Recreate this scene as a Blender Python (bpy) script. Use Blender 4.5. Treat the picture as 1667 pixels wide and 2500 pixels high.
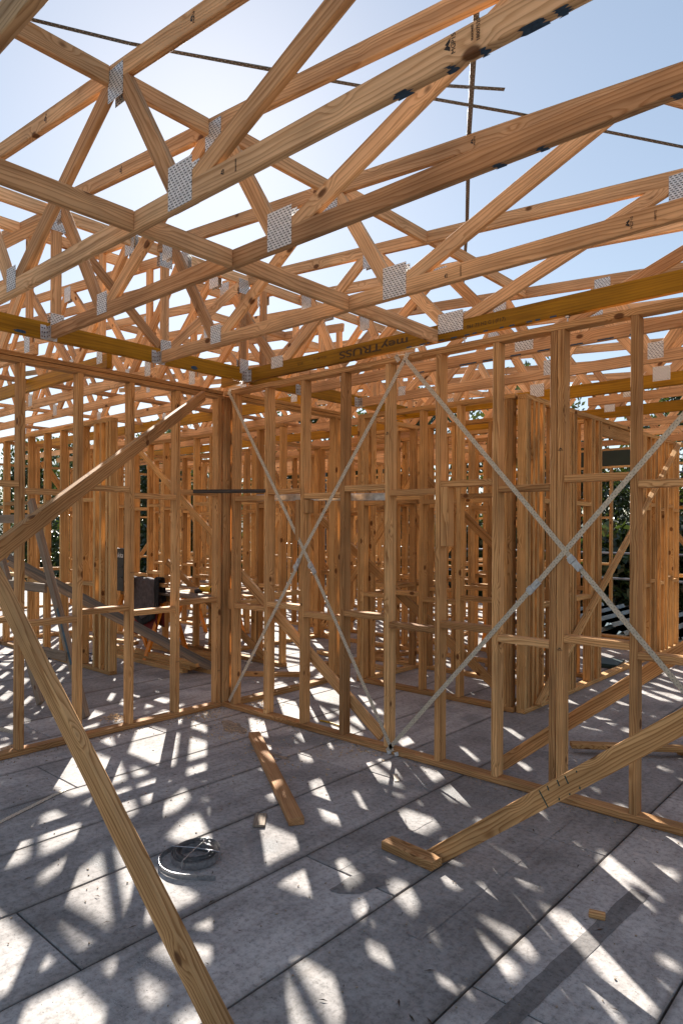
import bpy, bmesh, math, random
from mathutils import Vector, Matrix, Quaternion, noise as mnoise
C = bpy.context.scene
for o in list(bpy.data.objects):
    bpy.data.objects.remove(o)
rnd = random.Random(7)
PI = math.pi

# ------------------------------------------------------------------ camera
# house axes: x runs along the wall with the crossed straps (towards the viewer's right), y runs along the
# other wall (away to the right), z up; the corner of the two walls is the origin
YAW = 0.72677
cam_d = bpy.data.cameras.new('camera')
cam = bpy.data.objects.new('camera', cam_d)
C.collection.objects.link(cam)
cam_d.sensor_fit = 'HORIZONTAL'
cam_d.sensor_width = 24.0
cam_d.lens = 24.0 * 1659.5 / 1667.0
cam_d.shift_y = (1286.3 - 1250.0) / 1667.0
cam_d.clip_start = 0.05
cam_d.clip_end = 900.0
cam.matrix_world = (Matrix.Translation((5.12787, -4.08, 1.71508)) @ Matrix.Rotation(YAW, 4, 'Z')
                    @ Matrix.Rotation(PI / 2, 4, 'X') @ Matrix.Rotation(0.0046945, 4, 'Z'))
C.camera = cam
C.render.resolution_x, C.render.resolution_y = 682, 1024

# ------------------------------------------------------------------ light
SUN = Vector((-0.80776, 0.61992, 0.60369)).normalized()
w = bpy.data.worlds.new('World')
C.world = w
w.use_nodes = True
nt = w.node_tree
bg = nt.nodes['Background']
sky = nt.nodes.new('ShaderNodeTexSky')
sky.sky_type = 'NISHITA'
sky.sun_disc = False
sky.sun_elevation = math.asin(SUN.z)
sky.sun_rotation = math.atan2(SUN.x, SUN.y)
sky.altitude = 0.0
sky.air_density = 1.0
sky.dust_density = 0.25
sky.ozone_density = 2.0
gam = nt.nodes.new('ShaderNodeGamma')
gam.inputs[1].default_value = 0.6
nt.links.new(sky.outputs[0], gam.inputs[0])
nt.links.new(gam.outputs[0], bg.inputs[0])
bg.inputs[1].default_value = 0.098
sd = bpy.data.lights.new('sun', 'SUN')
sd.energy = 5.0
sd.angle = math.radians(0.45)
sd.color = (1.0, 0.955, 0.88)
sun = bpy.data.objects.new('sun', sd)
C.collection.objects.link(sun)
sun.location = (-8, 6, 12)
sun.rotation_euler = SUN.to_track_quat('Z', 'Y').to_euler()
C.view_settings.view_transform = 'Standard'
C.view_settings.look = 'None'
C.view_settings.gamma = 1.0
C.view_settings.use_curve_mapping = False
C.view_settings.exposure = 1.62
C.cycles.use_denoising = True
C.cycles.max_bounces = 10
C.cycles.diffuse_bounces = 6
C.cycles.glossy_bounces = 4
C.cycles.transmission_bounces = 4
C.cycles.transparent_max_bounces = 6


# ------------------------------------------------------------------ materials
def new_mat(name):
    m = bpy.data.materials.new(name)
    m.use_nodes = True
    n = m.node_tree.nodes
    return m, m.node_tree, n, m.node_tree.links, n['Principled BSDF']


def ramp(n, stops, interp='LINEAR'):
    r = n.new('ShaderNodeValToRGB')
    r.color_ramp.interpolation = interp
    e = r.color_ramp.elements
    while len(e) > 1:
        e.remove(e[-1])
    e[0].position, e[0].color = stops[0][0], (*stops[0][1], 1)
    for p, c in stops[1:]:
        x = e.new(p)
        x.color = (*c, 1)
    return r


def mathn(n, l, op, a, b=None, clamp=False):
    m = n.new('ShaderNodeMath')
    m.operation = op
    m.use_clamp = clamp
    for i, v in enumerate((a, b)):
        if v is None:
            continue
        if isinstance(v, (int, float)):
            m.inputs[i].default_value = v
        else:
            l.new(v, m.inputs[i])
    return m.outputs[0]


def mixc(n, l, fac, a, b, mode='MIX'):
    m = n.new('ShaderNodeMix')
    m.data_type = 'RGBA'
    m.blend_type = mode
    for sock, v in ((m.inputs[0], fac), (m.inputs[6], a), (m.inputs[7], b)):
        if isinstance(v, (int, float)):
            sock.default_value = v
        elif isinstance(v, tuple):
            sock.default_value = (*v, 1)
        else:
            l.new(v, sock)
    return m.outputs[2]


def wood(name, light, dark, knot=(0.10, 0.035, 0.012), rings=85.0, grain=0.85, knots=True, grey=0.0, rough=0.78, vary=0.36):
    m, t, n, l, p = new_mat(name)
    tc = n.new('ShaderNodeTexCoord')
    oi = n.new('ShaderNodeObjectInfo')
    # every stick is cut from its own place in a log
    off = n.new('ShaderNodeVectorMath')
    off.operation = 'MULTIPLY_ADD'
    comb = n.new('ShaderNodeCombineXYZ')
    r1 = oi.outputs['Random']
    r2 = mathn(n, l, 'FRACT', mathn(n, l, 'MULTIPLY', r1, 37.13))
    r3 = mathn(n, l, 'FRACT', mathn(n, l, 'MULTIPLY', r1, 91.7))
    l.new(mathn(n, l, 'MULTIPLY', r1, 40.0), comb.inputs[0])
    l.new(mathn(n, l, 'MULTIPLY_ADD', r2, 0.16), comb.inputs[1])
    l.new(mathn(n, l, 'MULTIPLY_ADD', r3, 0.20), comb.inputs[2])
    comb.inputs[1].default_value = 0
    add = n.new('ShaderNodeVectorMath')
    add.operation = 'ADD'
    l.new(tc.outputs['Object'], add.inputs[0])
    l.new(comb.outputs[0], add.inputs[1])
    P = add.outputs[0]
    mp = n.new('ShaderNodeMapping')
    l.new(P, mp.inputs[0])
    mp.inputs['Scale'].default_value = (0.55, 5.0, 5.0)
    nz = n.new('ShaderNodeTexNoise')
    nz.inputs['Scale'].default_value = 1.6
    nz.inputs['Detail'].default_value = 3.0
    l.new(mp.outputs[0], nz.inputs['Vector'])
    # knots push the rings aside
    vo = n.new('ShaderNodeTexVoronoi')
    vo.inputs['Scale'].default_value = 5.2
    mk = n.new('ShaderNodeMapping')
    mk.inputs['Scale'].default_value = (0.62, 1.0, 1.0)
    l.new(P, mk.inputs[0])
    l.new(mk.outputs[0], vo.inputs['Vector'])
    kd = vo.outputs['Distance']
    kn = n.new('ShaderNodeMapRange')
    kn.interpolation_type = 'SMOOTHSTEP'
    kn.inputs[1].default_value, kn.inputs[2].default_value = 0.125, 0.075
    kn.inputs[3].default_value, kn.inputs[4].default_value = 0.0, 1.0
    l.new(kd, kn.inputs[0])
    kw = n.new('ShaderNodeMapRange')
    kw.interpolation_type = 'SMOOTHSTEP'
    kw.inputs[1].default_value, kw.inputs[2].default_value = 0.34, 0.05
    kw.inputs[3].default_value, kw.inputs[4].default_value = 0.0, 0.026 if knots else 0.0
    l.new(kd, kw.inputs[0])
    sp = n.new('ShaderNodeSeparateXYZ')
    l.new(P, sp.inputs[0])
    y = mathn(n, l, 'SUBTRACT', sp.outputs[1], 0.08)
    z = mathn(n, l, 'SUBTRACT', sp.outputs[2], 0.06)
    rr = mathn(n, l, 'SQRT', mathn(n, l, 'ADD', mathn(n, l, 'MULTIPLY', y, y), mathn(n, l, 'MULTIPLY', z, z)))
    rr = mathn(n, l, 'ADD', rr, mathn(n, l, 'MULTIPLY', nz.outputs['Fac'], 0.10))
    rr = mathn(n, l, 'ADD', rr, kw.outputs[0])
    ph = mathn(n, l, 'FRACT', mathn(n, l, 'MULTIPLY', rr, rings))
    gr = ramp(n, [(0.0, (0, 0, 0)), (0.45, (0.12, 0.12, 0.12)), (0.80, (0.85, 0.85, 0.85)), (0.90, (1, 1, 1)), (1.0, (0, 0, 0))])
    l.new(ph, gr.inputs[0])
    mf = n.new('ShaderNodeMapping')
    mf.inputs['Scale'].default_value = (6.0, 260.0, 260.0)
    l.new(P, mf.inputs[0])
    fn = n.new('ShaderNodeTexNoise')
    fn.inputs['Scale'].default_value = 1.0
    fn.inputs['Detail'].default_value = 2.0
    l.new(mf.outputs[0], fn.inputs['Vector'])
    g = mathn(n, l, 'MULTIPLY', gr.outputs[0], grain)
    g = mathn(n, l, 'ADD', g, mathn(n, l, 'MULTIPLY', mathn(n, l, 'SUBTRACT', fn.outputs['Fac'], 0.5), 0.55), True)
    col = mixc(n, l, g, light, dark)
    ms = n.new('ShaderNodeMapping')
    ms.inputs['Scale'].default_value = (0.9, 34.0, 34.0)
    l.new(P, ms.inputs[0])
    sn = n.new('ShaderNodeTexNoise')
    sn.inputs['Scale'].default_value = 1.0
    sn.inputs['Detail'].default_value = 2.0
    l.new(ms.outputs[0], sn.inputs['Vector'])
    sr = ramp(n, [(0.30, (0.72, 0.68, 0.64)), (0.52, (1, 1, 1)), (0.72, (1.10, 1.10, 1.10))])
    l.new(sn.outputs['Fac'], sr.inputs[0])
    col = mixc(n, l, 1.0, col, sr.outputs[0], 'MULTIPLY')
    # blotches and board-to-board differences
    bl = n.new('ShaderNodeTexNoise')
    bl.inputs['Scale'].default_value = 2.3
    bl.inputs['Detail'].default_value = 4.0
    l.new(P, bl.inputs['Vector'])
    br = ramp(n, [(0.3, (0.72, 0.70, 0.68)), (0.65, (1.08, 1.05, 1.0))])
    l.new(bl.outputs['Fac'], br.inputs[0])
    col = mixc(n, l, 1.0, col, br.outputs[0], 'MULTIPLY')
    vr = ramp(n, [(0.0, (1 - vary, 1 - vary * 1.1, 1 - vary * 1.15)), (0.35, (0.92, 0.90, 0.88)), (0.7, (1.05, 1.03, 1.0)), (1.0, (1.1, 1.16, 1.22))])
    l.new(r2, vr.inputs[0])
    col = mixc(n, l, 1.0, col, vr.outputs[0], 'MULTIPLY')
    if grey > 0:
        gn = n.new('ShaderNodeTexNoise')
        gn.inputs['Scale'].default_value = 6.0
        gn.inputs['Detail'].default_value = 5.0
        l.new(P, gn.inputs['Vector'])
        col = mixc(n, l, mathn(n, l, 'MULTIPLY', gn.outputs['Fac'], grey * 2, True), col, (0.16, 0.14, 0.125))
    if knots:
        col = mixc(n, l, mathn(n, l, 'MULTIPLY', kn.outputs[0], 0.88), col, knot)
    l.new(col, p.inputs['Base Color'])
    p.inputs['Roughness'].default_value = rough
    p.inputs['Specular IOR Level'].default_value = 0.15
    bp = n.new('ShaderNodeBump')
    bp.inputs['Strength'].default_value = 0.25
    bp.inputs['Distance'].default_value = 0.002
    l.new(g, bp.inputs['Height'])
    l.new(bp.outputs[0], p.inputs['Normal'])
    return m


def plain(name, col, rough=0.6, metal=0.0, noise_amt=0.25, scale=12.0, spec=0.4):
    m, t, n, l, p = new_mat(name)
    tc = n.new('ShaderNodeTexCoord')
    nz = n.new('ShaderNodeTexNoise')
    nz.inputs['Scale'].default_value = scale
    nz.inputs['Detail'].default_value = 5
    l.new(tc.outputs['Object'], nz.inputs['Vector'])
    lo = tuple(c * (1 - noise_amt) for c in col)
    hi = tuple(min(1, c * (1 + noise_amt)) for c in col)
    r = ramp(n, [(0.3, lo), (0.7, hi)])
    l.new(nz.outputs['Fac'], r.inputs[0])
    l.new(r.outputs[0], p.inputs['Base Color'])
    p.inputs['Roughness'].default_value = rough
    p.inputs['Metallic'].default_value = metal
    p.inputs['Specular IOR Level'].default_value = spec
    bp = n.new('ShaderNodeBump')
    bp.inputs['Strength'].default_value = 0.15
    bp.inputs['Distance'].default_value = 0.003
    l.new(nz.outputs['Fac'], bp.inputs['Height'])
    l.new(bp.outputs[0], p.inputs['Normal'])
    return m


def holes_mat(name, base, hole, sx, sy, hw, hh, stagger=0.5, metal=0.9, rough=0.38):
    """metal sheet with rows of pressed slots or round nail holes; rows run in the local XZ plane"""
    m, t, n, l, p = new_mat(name)
    tc = n.new('ShaderNodeTexCoord')
    sp = n.new('ShaderNodeSeparateXYZ')
    l.new(tc.outputs['Object'], sp.inputs[0])
    v = mathn(n, l, 'MULTIPLY', sp.outputs[2], 1.0 / sy)
    row = mathn(n, l, 'FLOOR', v)
    u = mathn(n, l, 'MULTIPLY', sp.outputs[0], 1.0 / sx)
    u = mathn(n, l, 'ADD', u, mathn(n, l, 'MULTIPLY', row, stagger))
    fu = mathn(n, l, 'ABSOLUTE', mathn(n, l, 'SUBTRACT', mathn(n, l, 'FRACT', u), 0.5))
    fv = mathn(n, l, 'ABSOLUTE', mathn(n, l, 'SUBTRACT', mathn(n, l, 'FRACT', v), 0.5))
    a = mathn(n, l, 'LESS_THAN', fu, hw)
    b = mathn(n, l, 'LESS_THAN', fv, hh)
    h = mathn(n, l, 'MULTIPLY', a, b)
    nz = n.new('ShaderNodeTexNoise')
    nz.inputs['Scale'].default_value = 45
    nz.inputs['Detail'].default_value = 3
    l.new(tc.outputs['Object'], nz.inputs['Vector'])
    r = ramp(n, [(0.35, tuple(c * 0.75 for c in base)), (0.65, base)])
    l.new(nz.outputs['Fac'], r.inputs[0])
    col = mixc(n, l, h, r.outputs[0], hole)
    l.new(col, p.inputs['Base Color'])
    l.new(mathn(n, l, 'MULTIPLY', mathn(n, l, 'SUBTRACT', 1.0, h), metal), p.inputs['Metallic'])
    p.inputs['Roughness'].default_value = rough
    bp = n.new('ShaderNodeBump')
    bp.inputs['Strength'].default_value = 0.6
    bp.inputs['Distance'].default_value = 0.003
    bp.invert = True
    l.new(h, bp.inputs['Height'])
    l.new(bp.outputs[0], p.inputs['Normal'])
    return m


M = {}
M['pine'] = wood('pine', (0.67, 0.395, 0.182), (0.33, 0.150, 0.052))
M['pine_far'] = wood('pine_weathered_orange', (0.60, 0.375, 0.168), (0.31, 0.150, 0.050))
M['truss'] = wood('pine_truss', (0.78, 0.492, 0.275), (0.47, 0.245, 0.108), rings=75.0, grain=0.8)
M['plank'] = wood('pine_plank_on_floor', (0.52, 0.29, 0.14), (0.30, 0.135, 0.05), grain=0.5)
M['lvl'] = wood('yellow_beam_timber', (0.42, 0.210, 0.012), (0.21, 0.098, 0.006), knots=False, rings=60, grain=0.5, rough=0.5, vary=0.15)
M['grey_timber'] = wood('grey_weathered_timber', (0.36, 0.285, 0.215), (0.18, 0.135, 0.10), grain=0.7, grey=0.25)
M['dark_timber'] = wood('dark_weathered_timber', (0.085, 0.075, 0.07), (0.035, 0.03, 0.028), grain=0.7, knots=False)
M['green_beam'] = plain('dark_green_beam', (0.012, 0.030, 0.028), 0.55, 0, 0.3, 3)
M['plate'] = holes_mat('nail_plate_steel', (0.80, 0.79, 0.77), (0.03, 0.028, 0.026), 0.0235, 0.0125, 0.30, 0.20, 0.37, 0.35, 0.45)
M['strap'] = holes_mat('perforated_strap_steel', (0.60, 0.53, 0.42), (0.03, 0.03, 0.03), 0.032, 0.0100, 0.06, 0.22, 0.5, 0.3, 0.45)  # beige of reflected floor light is put into the base colour
M['roof_strap'] = holes_mat('backlit_perforated_strap', (0.20, 0.19, 0.17), (0.45, 0.48, 0.55), 0.032, 0.0105, 0.09, 0.25, 0.5, 0.5, 0.45)  # strap steel darkened as backlit; pale holes paint in the sky behind
M['steel'] = plain('galvanised_steel', (0.52, 0.53, 0.55), 0.38, 0.85, 0.25, 30)
M['coil_steel'] = plain('strap_steel', (0.36, 0.36, 0.37), 0.30, 0.75, 0.3, 60)
M['nail'] = plain('rusty_nail_heads', (0.11, 0.05, 0.03), 0.6, 0.3)
M['ink'] = plain('blue_ink', (0.022, 0.058, 0.105), 0.6, 0, 0.5, 60)
M['black_ink'] = plain('black_ink', (0.03, 0.022, 0.018), 0.7, 0, 0.5, 80)
M['lvl_ink'] = plain('brown_ink', (0.058, 0.030, 0.006), 0.7, 0, 0.4, 80)
M['green_ink'] = plain('green_ink', (0.012, 0.05, 0.045), 0.7, 0, 0.4, 80)
M['black_case'] = plain('black_plastic', (0.010, 0.014, 0.018), 0.45, 0, 0.2, 8)
M['white_print'] = plain('white_print', (0.7, 0.7, 0.7), 0.6, 0, 0.05)
M['jacket'] = plain('dark_grey_cloth', (0.085, 0.070, 0.072), 0.9, 0, 0.3, 25)
M['jacket_hem'] = plain('black_cloth', (0.012, 0.012, 0.014), 0.9, 0, 0.3, 25)
M['red_cloth'] = plain('maroon_cloth', (0.13, 0.012, 0.014), 0.85, 0, 0.3, 14)
M['grey_cloth'] = plain('grey_cloth', (0.16, 0.14, 0.13), 0.9, 0, 0.3, 25)
M['orange_paint'] = plain('orange_paint', (0.62, 0.20, 0.012), 0.5, 0, 0.15)
M['blue_paint'] = plain('chipped_blue_paint', (0.03, 0.075, 0.11), 0.6, 0, 0.7, 16)
M['worn_blue'] = wood('worn_blue_paint', (0.22, 0.20, 0.18), (0.03, 0.07, 0.10), knots=False, rings=40, grey=0.5)
M['hose'] = plain('dark_blue_lead', (0.010, 0.016, 0.06), 0.4)
M['yellow_lead'] = plain('yellow_lead', (0.6, 0.36, 0.02), 0.5)
M['roof_sheet'] = plain('blue_grey_roof_sheet', (0.42, 0.49, 0.52), 0.45, 0.0, 0.15, 4)
M['leaf_litter'] = plain('dead_leaves', (0.06, 0.035, 0.022), 0.8)
M['sawdust'] = plain('sawdust', (0.60, 0.42, 0.24), 0.95, 0, 0.5, 90)
M['bark'] = plain('bark', (0.075, 0.058, 0.045), 0.9, 0, 0.4, 7)
M['tube'] = plain('scaffold_tube', (0.18, 0.19, 0.21), 0.4, 0.8)
M['coupler'] = plain('scaffold_coupler', (0.03, 0.035, 0.06), 0.45, 0.5)
M['house_wall'] = plain('pale_render', (0.45, 0.44, 0.42), 0.85, 0, 0.08)
M['blue_panel'] = plain('blue_fabric', (0.02, 0.05, 0.16), 0.7)


def floor_material(name='concrete_floor_panel', dark=1.0):
    m, t, n, l, p = new_mat(name)
    ge = n.new('ShaderNodeNewGeometry')
    oi = n.new('ShaderNodeObjectInfo')
    P = ge.outputs['Position']

    def tex(scale, detail=5, vec=None, rough=0.6):
        x = n.new('ShaderNodeTexNoise')
        x.inputs['Scale'].default_value = scale
        x.inputs['Detail'].default_value = detail
        x.inputs['Roughness'].default_value = rough
        l.new(vec or P, x.inputs['Vector'])
        return x.outputs['Fac']
    big = ramp(n, [(0.32, (0.26, 0.24, 0.228)), (0.5, (0.38, 0.355, 0.34)), (0.68, (0.49, 0.465, 0.445))])
    l.new(tex(1.7, 6), big.inputs[0])
    col = big.outputs[0]
    mo = ramp(n, [(0.33, (0.55, 0.545, 0.54)), (0.52, (1, 1, 1)), (0.70, (1.15, 1.15, 1.15))])
    l.new(tex(34, 7, None, 0.75), mo.inputs[0])
    col = mixc(n, l, 1.0, col, mo.outputs[0], 'MULTIPLY')
    pr = ramp(n, [(0.0, (0.70, 0.695, 0.69)), (0.5, (0.98, 0.97, 0.96)), (1.0, (1.12, 1.11, 1.10))])
    if dark == 1.0:
        l.new(oi.outputs['Random'], pr.inputs[0])
    else:
        pr.inputs[0].default_value = 0.4
    col = mixc(n, l, 1.0, col, pr.outputs[0], 'MULTIPLY')
    # darker worn patches where the surface coat is missing
    wp = ramp(n, [(0.60, (0, 0, 0)), (0.66, (1, 1, 1))])
    l.new(tex(1.15, 3), wp.inputs[0])
    spk = ramp(n, [(0.40, (0.14, 0.135, 0.13)), (0.62, (0.34, 0.335, 0.33))])
    l.new(tex(150, 3), spk.inputs[0])
    col = mixc(n, l, mathn(n, l, 'MULTIPLY', wp.outputs[0], 0.75), col, spk.outputs[0])
    # small pits and scuffs, drawn out along the panels
    mp = n.new('ShaderNodeMapping')
    mp.inputs['Rotation'].default_value = (0, 0, 0.5)
    mp.inputs['Scale'].default_value = (1.0, 2.0, 1.0)
    l.new(P, mp.inputs[0])
    for sc, lo, hi, amt in ((26, 0.115, 0.07, 0.85), (60, 0.17, 0.10, 0.7), (12, 0.055, 0.035, 0.9)):
        vo = n.new('ShaderNodeTexVoronoi')
        vo.inputs['Scale'].default_value = sc
        l.new(mp.outputs[0], vo.inputs['Vector'])
        mr = n.new('ShaderNodeMapRange')
        mr.inputs[1].default_value, mr.inputs[2].default_value = lo, hi
        mr.inputs[3].default_value, mr.inputs[4].default_value = 0, amt
        l.new(vo.outputs['Distance'], mr.inputs[0])
        gate = mathn(n, l, 'GREATER_THAN', tex(sc * 0.45, 2), 0.50)
        col = mixc(n, l, mathn(n, l, 'MULTIPLY', mr.outputs[0], gate), col, (0.055, 0.05, 0.05))
    # brown mud stains
    mu = ramp(n, [(0.62, (0, 0, 0)), (0.76, (1, 1, 1))])
    l.new(tex(0.85, 8, None, 0.7), mu.inputs[0])
    col = mixc(n, l, mathn(n, l, 'MULTIPLY', mu.outputs[0], 0.55), col, (0.17, 0.105, 0.06))
    ms = n.new('ShaderNodeMapping')
    ms.inputs['Scale'].default_value = (11.0, 1.1, 1.0)
    l.new(P, ms.inputs[0])
    stv = ramp(n, [(0.34, (0.82, 0.81, 0.80)), (0.52, (1, 1, 1)), (0.7, (1.07, 1.065, 1.06))])
    l.new(tex(1.0, 5, ms.outputs[0]), stv.inputs[0])
    col = mixc(n, l, 1.0, col, stv.outputs[0], 'MULTIPLY')
    # grime gathered along the panel joints
    sx = n.new('ShaderNodeSeparateXYZ')
    l.new(P, sx.inputs[0])
    ju = mathn(n, l, 'FRACT', mathn(n, l, 'DIVIDE', mathn(n, l, 'ADD', sx.outputs[0], 20.0 * 0.5835 - 0.305), 0.5835))
    jd = mathn(n, l, 'MINIMUM', ju, mathn(n, l, 'SUBTRACT', 1.0, ju))
    jr = n.new('ShaderNodeMapRange')
    jr.inputs[1].default_value, jr.inputs[2].default_value = 0.0, 0.055
    jr.inputs[3].default_value, jr.inputs[4].default_value = 1.0, 0.0
    l.new(jd, jr.inputs[0])
    col = mixc(n, l, mathn(n, l, 'MULTIPLY', jr.outputs[0], mathn(n, l, 'MULTIPLY', tex(5, 6), 1.1), True), col, (0.10, 0.080, 0.062))
    if dark < 1:
        col = mixc(n, l, 1.0, col, (dark, dark, dark), 'MULTIPLY')
    l.new(col, p.inputs['Base Color'])
    p.inputs['Roughness'].default_value = 0.85
    p.inputs['Specular IOR Level'].default_value = 0.2
    bp = n.new('ShaderNodeBump')
    bp.inputs['Strength'].default_value = 0.3
    bp.inputs['Distance'].default_value = 0.003
    l.new(tex(90, 6, None, 0.7), bp.inputs['Height'])
    l.new(bp.outputs[0], p.inputs['Normal'])
    return m


M['floor'] = floor_material()
M['stain'] = floor_material('damp_concrete', 0.56)
M['stain2'] = floor_material('faint_damp_concrete', 0.80)
M['mud'] = plain('dried_mud', (0.30, 0.23, 0.165), 0.9, 0, 0.4, 30)
M['joint'] = plain('dark_joint_bed', (0.022, 0.018, 0.015), 0.95, 0, 0.5, 20)
M['ground'] = plain('bare_earth', (0.05, 0.05, 0.03), 0.95, 0, 0.4, 0.6)
M['hill'] = plain('wooded_hill', (0.022, 0.032, 0.016), 0.95, 0, 0.6, 0.5)


def leaf_material(name, a, b, tr):
    m, t, n, l, p = new_mat(name)
    ge = n.new('ShaderNodeNewGeometry')
    r = ramp(n, [(0.0, a), (1.0, b)])
    l.new(ge.outputs['Random Per Island'], r.inputs[0])
    l.new(r.outputs[0], p.inputs['Base Color'])
    p.inputs['Roughness'].default_value = 0.35
    p.inputs['Specular IOR Level'].default_value = 0.5
    tl = n.new('ShaderNodeBsdfTranslucent')
    tl.inputs[0].default_value = (*tr, 1)
    mx = n.new('ShaderNodeMixShader')
    mx.inputs[0].default_value = 0.12
    l.new(p.outputs[0], mx.inputs[1])
    l.new(tl.outputs[0], mx.inputs[2])
    l.new(mx.outputs[0], n['Material Output'].inputs[0])
    return m


M['leaf'] = leaf_material('dark_green_leaves', (0.012, 0.022, 0.009), (0.035, 0.055, 0.015), (0.14, 0.20, 0.03))
M['leaf2'] = leaf_material('olive_leaves', (0.02, 0.032, 0.011), (0.05, 0.065, 0.02), (0.18, 0.22, 0.04))


# ------------------------------------------------------------------ building helpers
def link(o):
    C.collection.objects.link(o)
    return o


def thing(name, label, cat, loc=(0, 0, 0), group=None):
    o = link(bpy.data.objects.new(name, None))
    o.location = loc
    o.empty_display_size = 0.1
    o['label'] = label
    o['category'] = cat
    if group:
        o['group'] = group
    return o


def tag(o, label, cat, group=None):
    o['label'] = label
    o['category'] = cat
    if group:
        o['group'] = group
    return o


def settle(o, parent):
    """parent without moving: the parents here carry only a location"""
    if parent is not None:
        base = Vector((0, 0, 0))
        q = parent
        while q is not None:
            base += q.location
            q = q.parent
        o.parent = parent
        o.location = o.location - base
    return o


_cache = {}


def box_mesh(L, t, d, mat, bev):
    key = (round(L, 3), round(t, 4), round(d, 4), mat, bev)
    if key in _cache:
        return _cache[key]
    bm = bmesh.new()
    bmesh.ops.create_cube(bm, size=1.0, matrix=Matrix.Diagonal((L, t, d, 1)))
    if bev > 0:
        bmesh.ops.bevel(bm, geom=bm.edges[:], offset=bev, segments=1, affect='EDGES')
    me = bpy.data.meshes.new('timber')
    bm.to_mesh(me)
    bm.free()
    me.materials.append(M[mat])
    _cache[key] = me
    return me


def frame(p0, p1, up):
    x = (p1 - p0).normalized()
    y = up.cross(x)
    if y.length < 1e-6:
        y = Vector((0, 1, 0)).cross(x)
    y.normalize()
    z = x.cross(y)
    m = Matrix((x, y, z)).transposed()
    return m


def timber(name, p0, p1, t, d, parent, mat='pine', up=(0, 0, 1), bev=0.003):
    """a stick from p0 to p1: t thick, d deep in the direction of up"""
    p0, p1 = Vector(p0), Vector(p1)
    o = link(bpy.data.objects.new(name, box_mesh((p1 - p0).length, t, d, mat, bev)))
    o.rotation_mode = 'QUATERNION'
    o.rotation_quaternion = frame(p0, p1, Vector(up)).to_quaternion()
    o.location = (p0 + p1) / 2
    settle(o, parent)
    return o


def mesh_obj(name, bm, mat, parent=None, loc=(0, 0, 0), smooth=False):
    me = bpy.data.meshes.new(name)
    bm.to_mesh(me)
    bm.free()
    for x in (mat if isinstance(mat, (list, tuple)) else [mat]):
        me.materials.append(M[x])
    if smooth:
        for f in me.polygons:
            f.use_smooth = True
    o = link(bpy.data.objects.new(name, me))
    o.location = loc
    settle(o, parent)
    return o


def add_box(bm, lo, hi, mi=0):
    lo, hi = Vector(lo), Vector(hi)
    r = bmesh.ops.create_cube(bm, size=1.0, matrix=Matrix.Translation((lo + hi) / 2) @ Matrix.Diagonal((*(hi - lo), 1)))
    for v in r['verts']:
        for f in v.link_faces:
            f.material_index = mi


def add_tube(bm, pts, r, seg=8):
    pts = [Vector(p) for p in pts]
    rings = []
    for i, p in enumerate(pts):
        a = pts[max(i - 1, 0)]
        b = pts[min(i + 1, len(pts) - 1)]
        x = (b - a).normalized()
        ref = Vector((0, 0, 1)) if abs(x.z) < 0.9 else Vector((1, 0, 0))
        u = x.cross(ref).normalized()
        v = x.cross(u)
        rad = r[i] if isinstance(r, (list, tuple)) else r
        rings.append([bm.verts.new(p + (u * math.cos(2 * PI * k / seg) + v * math.sin(2 * PI * k / seg)) * rad) for k in range(seg)])
    for i in range(len(rings) - 1):
        for k in range(seg):
            bm.faces.new((rings[i][k], rings[i][(k + 1) % seg], rings[i + 1][(k + 1) % seg], rings[i + 1][k]))
    bm.faces.new(rings[0][::-1])
    bm.faces.new(rings[-1])


def text(name, body, size, origin, xdir, ydir, mat, parent, extrude=0.0004, shear=0.0, wide=1.0, bold=0.0):
    cu = bpy.data.curves.new(name, 'FONT')
    cu.body = body
    cu.size = size
    cu.extrude = extrude
    cu.shear = shear
    cu.offset = bold
    cu.align_x, cu.align_y = 'CENTER', 'CENTER'
    cu.materials.append(M[mat])
    tmp = link(bpy.data.objects.new(name, cu))
    me = bpy.data.meshes.new_from_object(tmp.evaluated_get(C.view_layers[0].depsgraph) if False else tmp)
    bpy.data.objects.remove(tmp)
    o = link(bpy.data.objects.new(name, me))
    x, y = Vector(xdir).normalized(), Vector(ydir).normalized()
    o.rotation_mode = 'QUATERNION'
    o.rotation_quaternion = Matrix((x, y, x.cross(y))).transposed().to_quaternion()
    o.location = origin
    o.scale = (wide, 1, 1)
    settle(o, parent)
    return o


def A(axis, u, v, z):
    """point on a wall: u along it, v across it"""
    return (u, v, z) if axis == 'x' else (v, u, z)


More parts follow.
